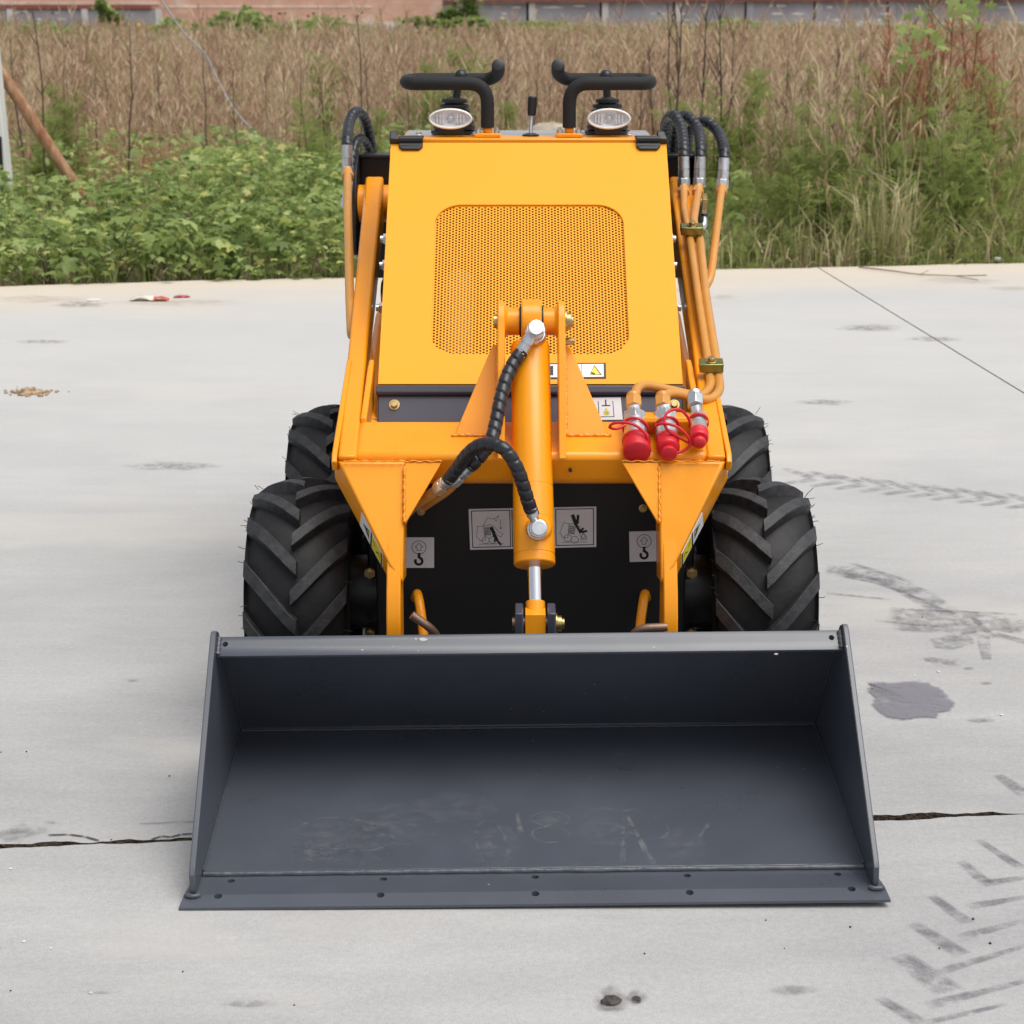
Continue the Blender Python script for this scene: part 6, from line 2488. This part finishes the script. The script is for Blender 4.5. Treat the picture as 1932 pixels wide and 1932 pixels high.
# ---- climbing vine hanging over the red weeds
v = empty("climbing_vine", (W(1800, 60, 11.3).x, 11.3, GZ))
m = MB()
vo = Vector(v.location)
for pts in ([(1752, 400), (1748, 260), (1756, 140), (1765, 60), (1742, 0), (1735, -40)], [(1765, 60), (1790, 80), (1820, 95), (1855, 88), (1875, 75)], [(1742, 0), (1780, 50), (1815, 60), (1845, 50)], [(1690, 80), (1720, 100), (1750, 96)]):
    m.tube(spline([W(a, b, 11.3 + .02 * i) - vo for i, (a, b) in enumerate(pts)], .03), .0032, 5)
m.build("tendrils", STEM, v)
q = random.Random(2)
for a, b in ((1712, 34), (1722, 52), (1735, 28), (1745, 45), (1752, 62), (1762, 75), (1770, 84), (1783, 92), (1705, 60), (1728, 70), (1800, 8), (1812, 22), (1825, 36), (1832, 12), (1820, -4), (1840, 30), (1848, 52), (1795, 30), (1868, 14), (1706, 96), (1720, 118), (1742, 105), (1700, 130), (1690, 112)):
    lf = bpy.data.objects.new("leaf", leaf_me[q.choice((1, 2, 2, 3, 3))])
    COL.objects.link(lf)
    lf.parent = v
    lf.location = W(a, b, 11.25 + q.uniform(-.08, .08)) - vo
    lf.rotation_euler = (q.gauss(1.1, .35), q.gauss(0, .3), math.pi + q.gauss(0, .6))
    sz = q.uniform(.038, .062)
    lf.scale = (sz, sz, sz)
tag(v, "light green climbing vine with lobed leaves hanging at the top right", "vine")

# ---- far bushes and vines against the walls
for i, (px_, py0, py1, wd, Y, lb) in enumerate(((455, 22, 92, 150, 50, "rounded green bush in front of the pink brick wall, left of its middle"),
                                                 (610, 36, 85, 190, 52, "wide low green bush along the foot of the pink brick wall"),
                                                 (330, 38, 100, 130, 48, "leafy bush with yellow flowers where the grey wall meets the pink brick"),
                                                 (204, 0, 62, 52, 63.5, "narrow green creeper climbing over the left grey wall"),
                                                 (868, -14, 55, 92, 63.5, "dark green creeper on the corner where the pink brick wall ends"),
                                                 (845, 32, 70, 170, 55, "low green bush below the corner creeper"),
                                                 (75, 48, 90, 130, 50, "low bush at the far left in front of the grey wall"),
                                                 (1010, 42, 66, 240, 60, "low strip of green growth at the foot of the right grey wall"),
                                                 (1385, 38, 66, 110, 58, "small green bush against the right grey wall"))):
    c0, c1 = W(px_, py0, Y), W(px_, py1, Y)
    hw = wd / 2 / 3600 * Y * .99
    e = empty("far_bush" if "creeper" not in lb else "wall_creeper", (c0.x, Y, GZ))
    hgt = c0.z - GZ
    m = Mass()
    n = 1900
    u = rs.uniform(-1, 1, n)
    dep = .14 if "creeper" in lb else .9
    yy = rs.uniform(-1, 1, n)
    top_ = np.sqrt(np.clip(1 - np.abs(u) ** 2.4, 0, 1)) * np.sqrt(np.clip(1 - .7 * yy ** 2, 0, 1)) * (1 + .22 * nz(u * 4, yy * 2, i))
    zz = hgt * top_ * (1 - rs.rand(n) ** 2.2 * .8)
    if "creeper" in lb:                           # hangs in uneven lobes
        cx_ = rs.uniform(-.7, .7, 7)
        cz_ = rs.uniform(.15, .9, 7)
        j_ = rs.randint(0, 7, n)
        u = np.clip(cx_[j_] + rs.normal(0, .22, n), -1.2, 1.2)
        zz = np.clip(hgt * (cz_[j_] + rs.normal(0, .10, n)), .05, hgt * 1.1)
    pos = np.stack([u * hw, yy * dep, zz], 1)
    yw, pt, rl = upleaf(n)
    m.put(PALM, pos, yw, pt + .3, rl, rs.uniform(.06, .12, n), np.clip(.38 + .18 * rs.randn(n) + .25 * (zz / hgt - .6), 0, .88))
    m.build("foliage", GREEN, e)
    st = MB()
    for k in range(4):
        a = rs.uniform(-.6, .6)
        st.tube([(a * .2 * hw, 0, 0), (a * hw, 0, hgt * .6)], [.02, .008], 5)
    st.build("stem", STEM, e)
    if "yellow" in lb:
        for k in range(14):
            f = MB().ball((rs.uniform(-hw, hw), -dep * .9, hgt * rs.uniform(.4, .95)), .045, 8, (1, .5, 1))
            f.build("flower", YEL, e)
    tag(e, lb, "bush" if "creeper" not in lb else "creeper", "bushes along the far walls")


# ---- where two or three still share their words, say which is which by place
same = {}
for o in list(COL.objects):
    if o.parent is None and o.get("label") and o.get("group"):
        same.setdefault(o["label"], []).append(o)
for lab, obs in same.items():
    if 2 <= len(obs) <= 4 and len(lab.split()) <= 12:
        obs.sort(key=lambda o: o.location.x / max(o.location.y, .1))
        words = {2: ("left one of two", "right one of two"), 3: ("leftmost of three", "middle of three", "rightmost of three"),
                 4: ("leftmost of four", "second from left", "second from right", "rightmost of four")}[len(obs)]
        for o, w_ in zip(obs, words):
            o["label"] = lab + ", " + w_
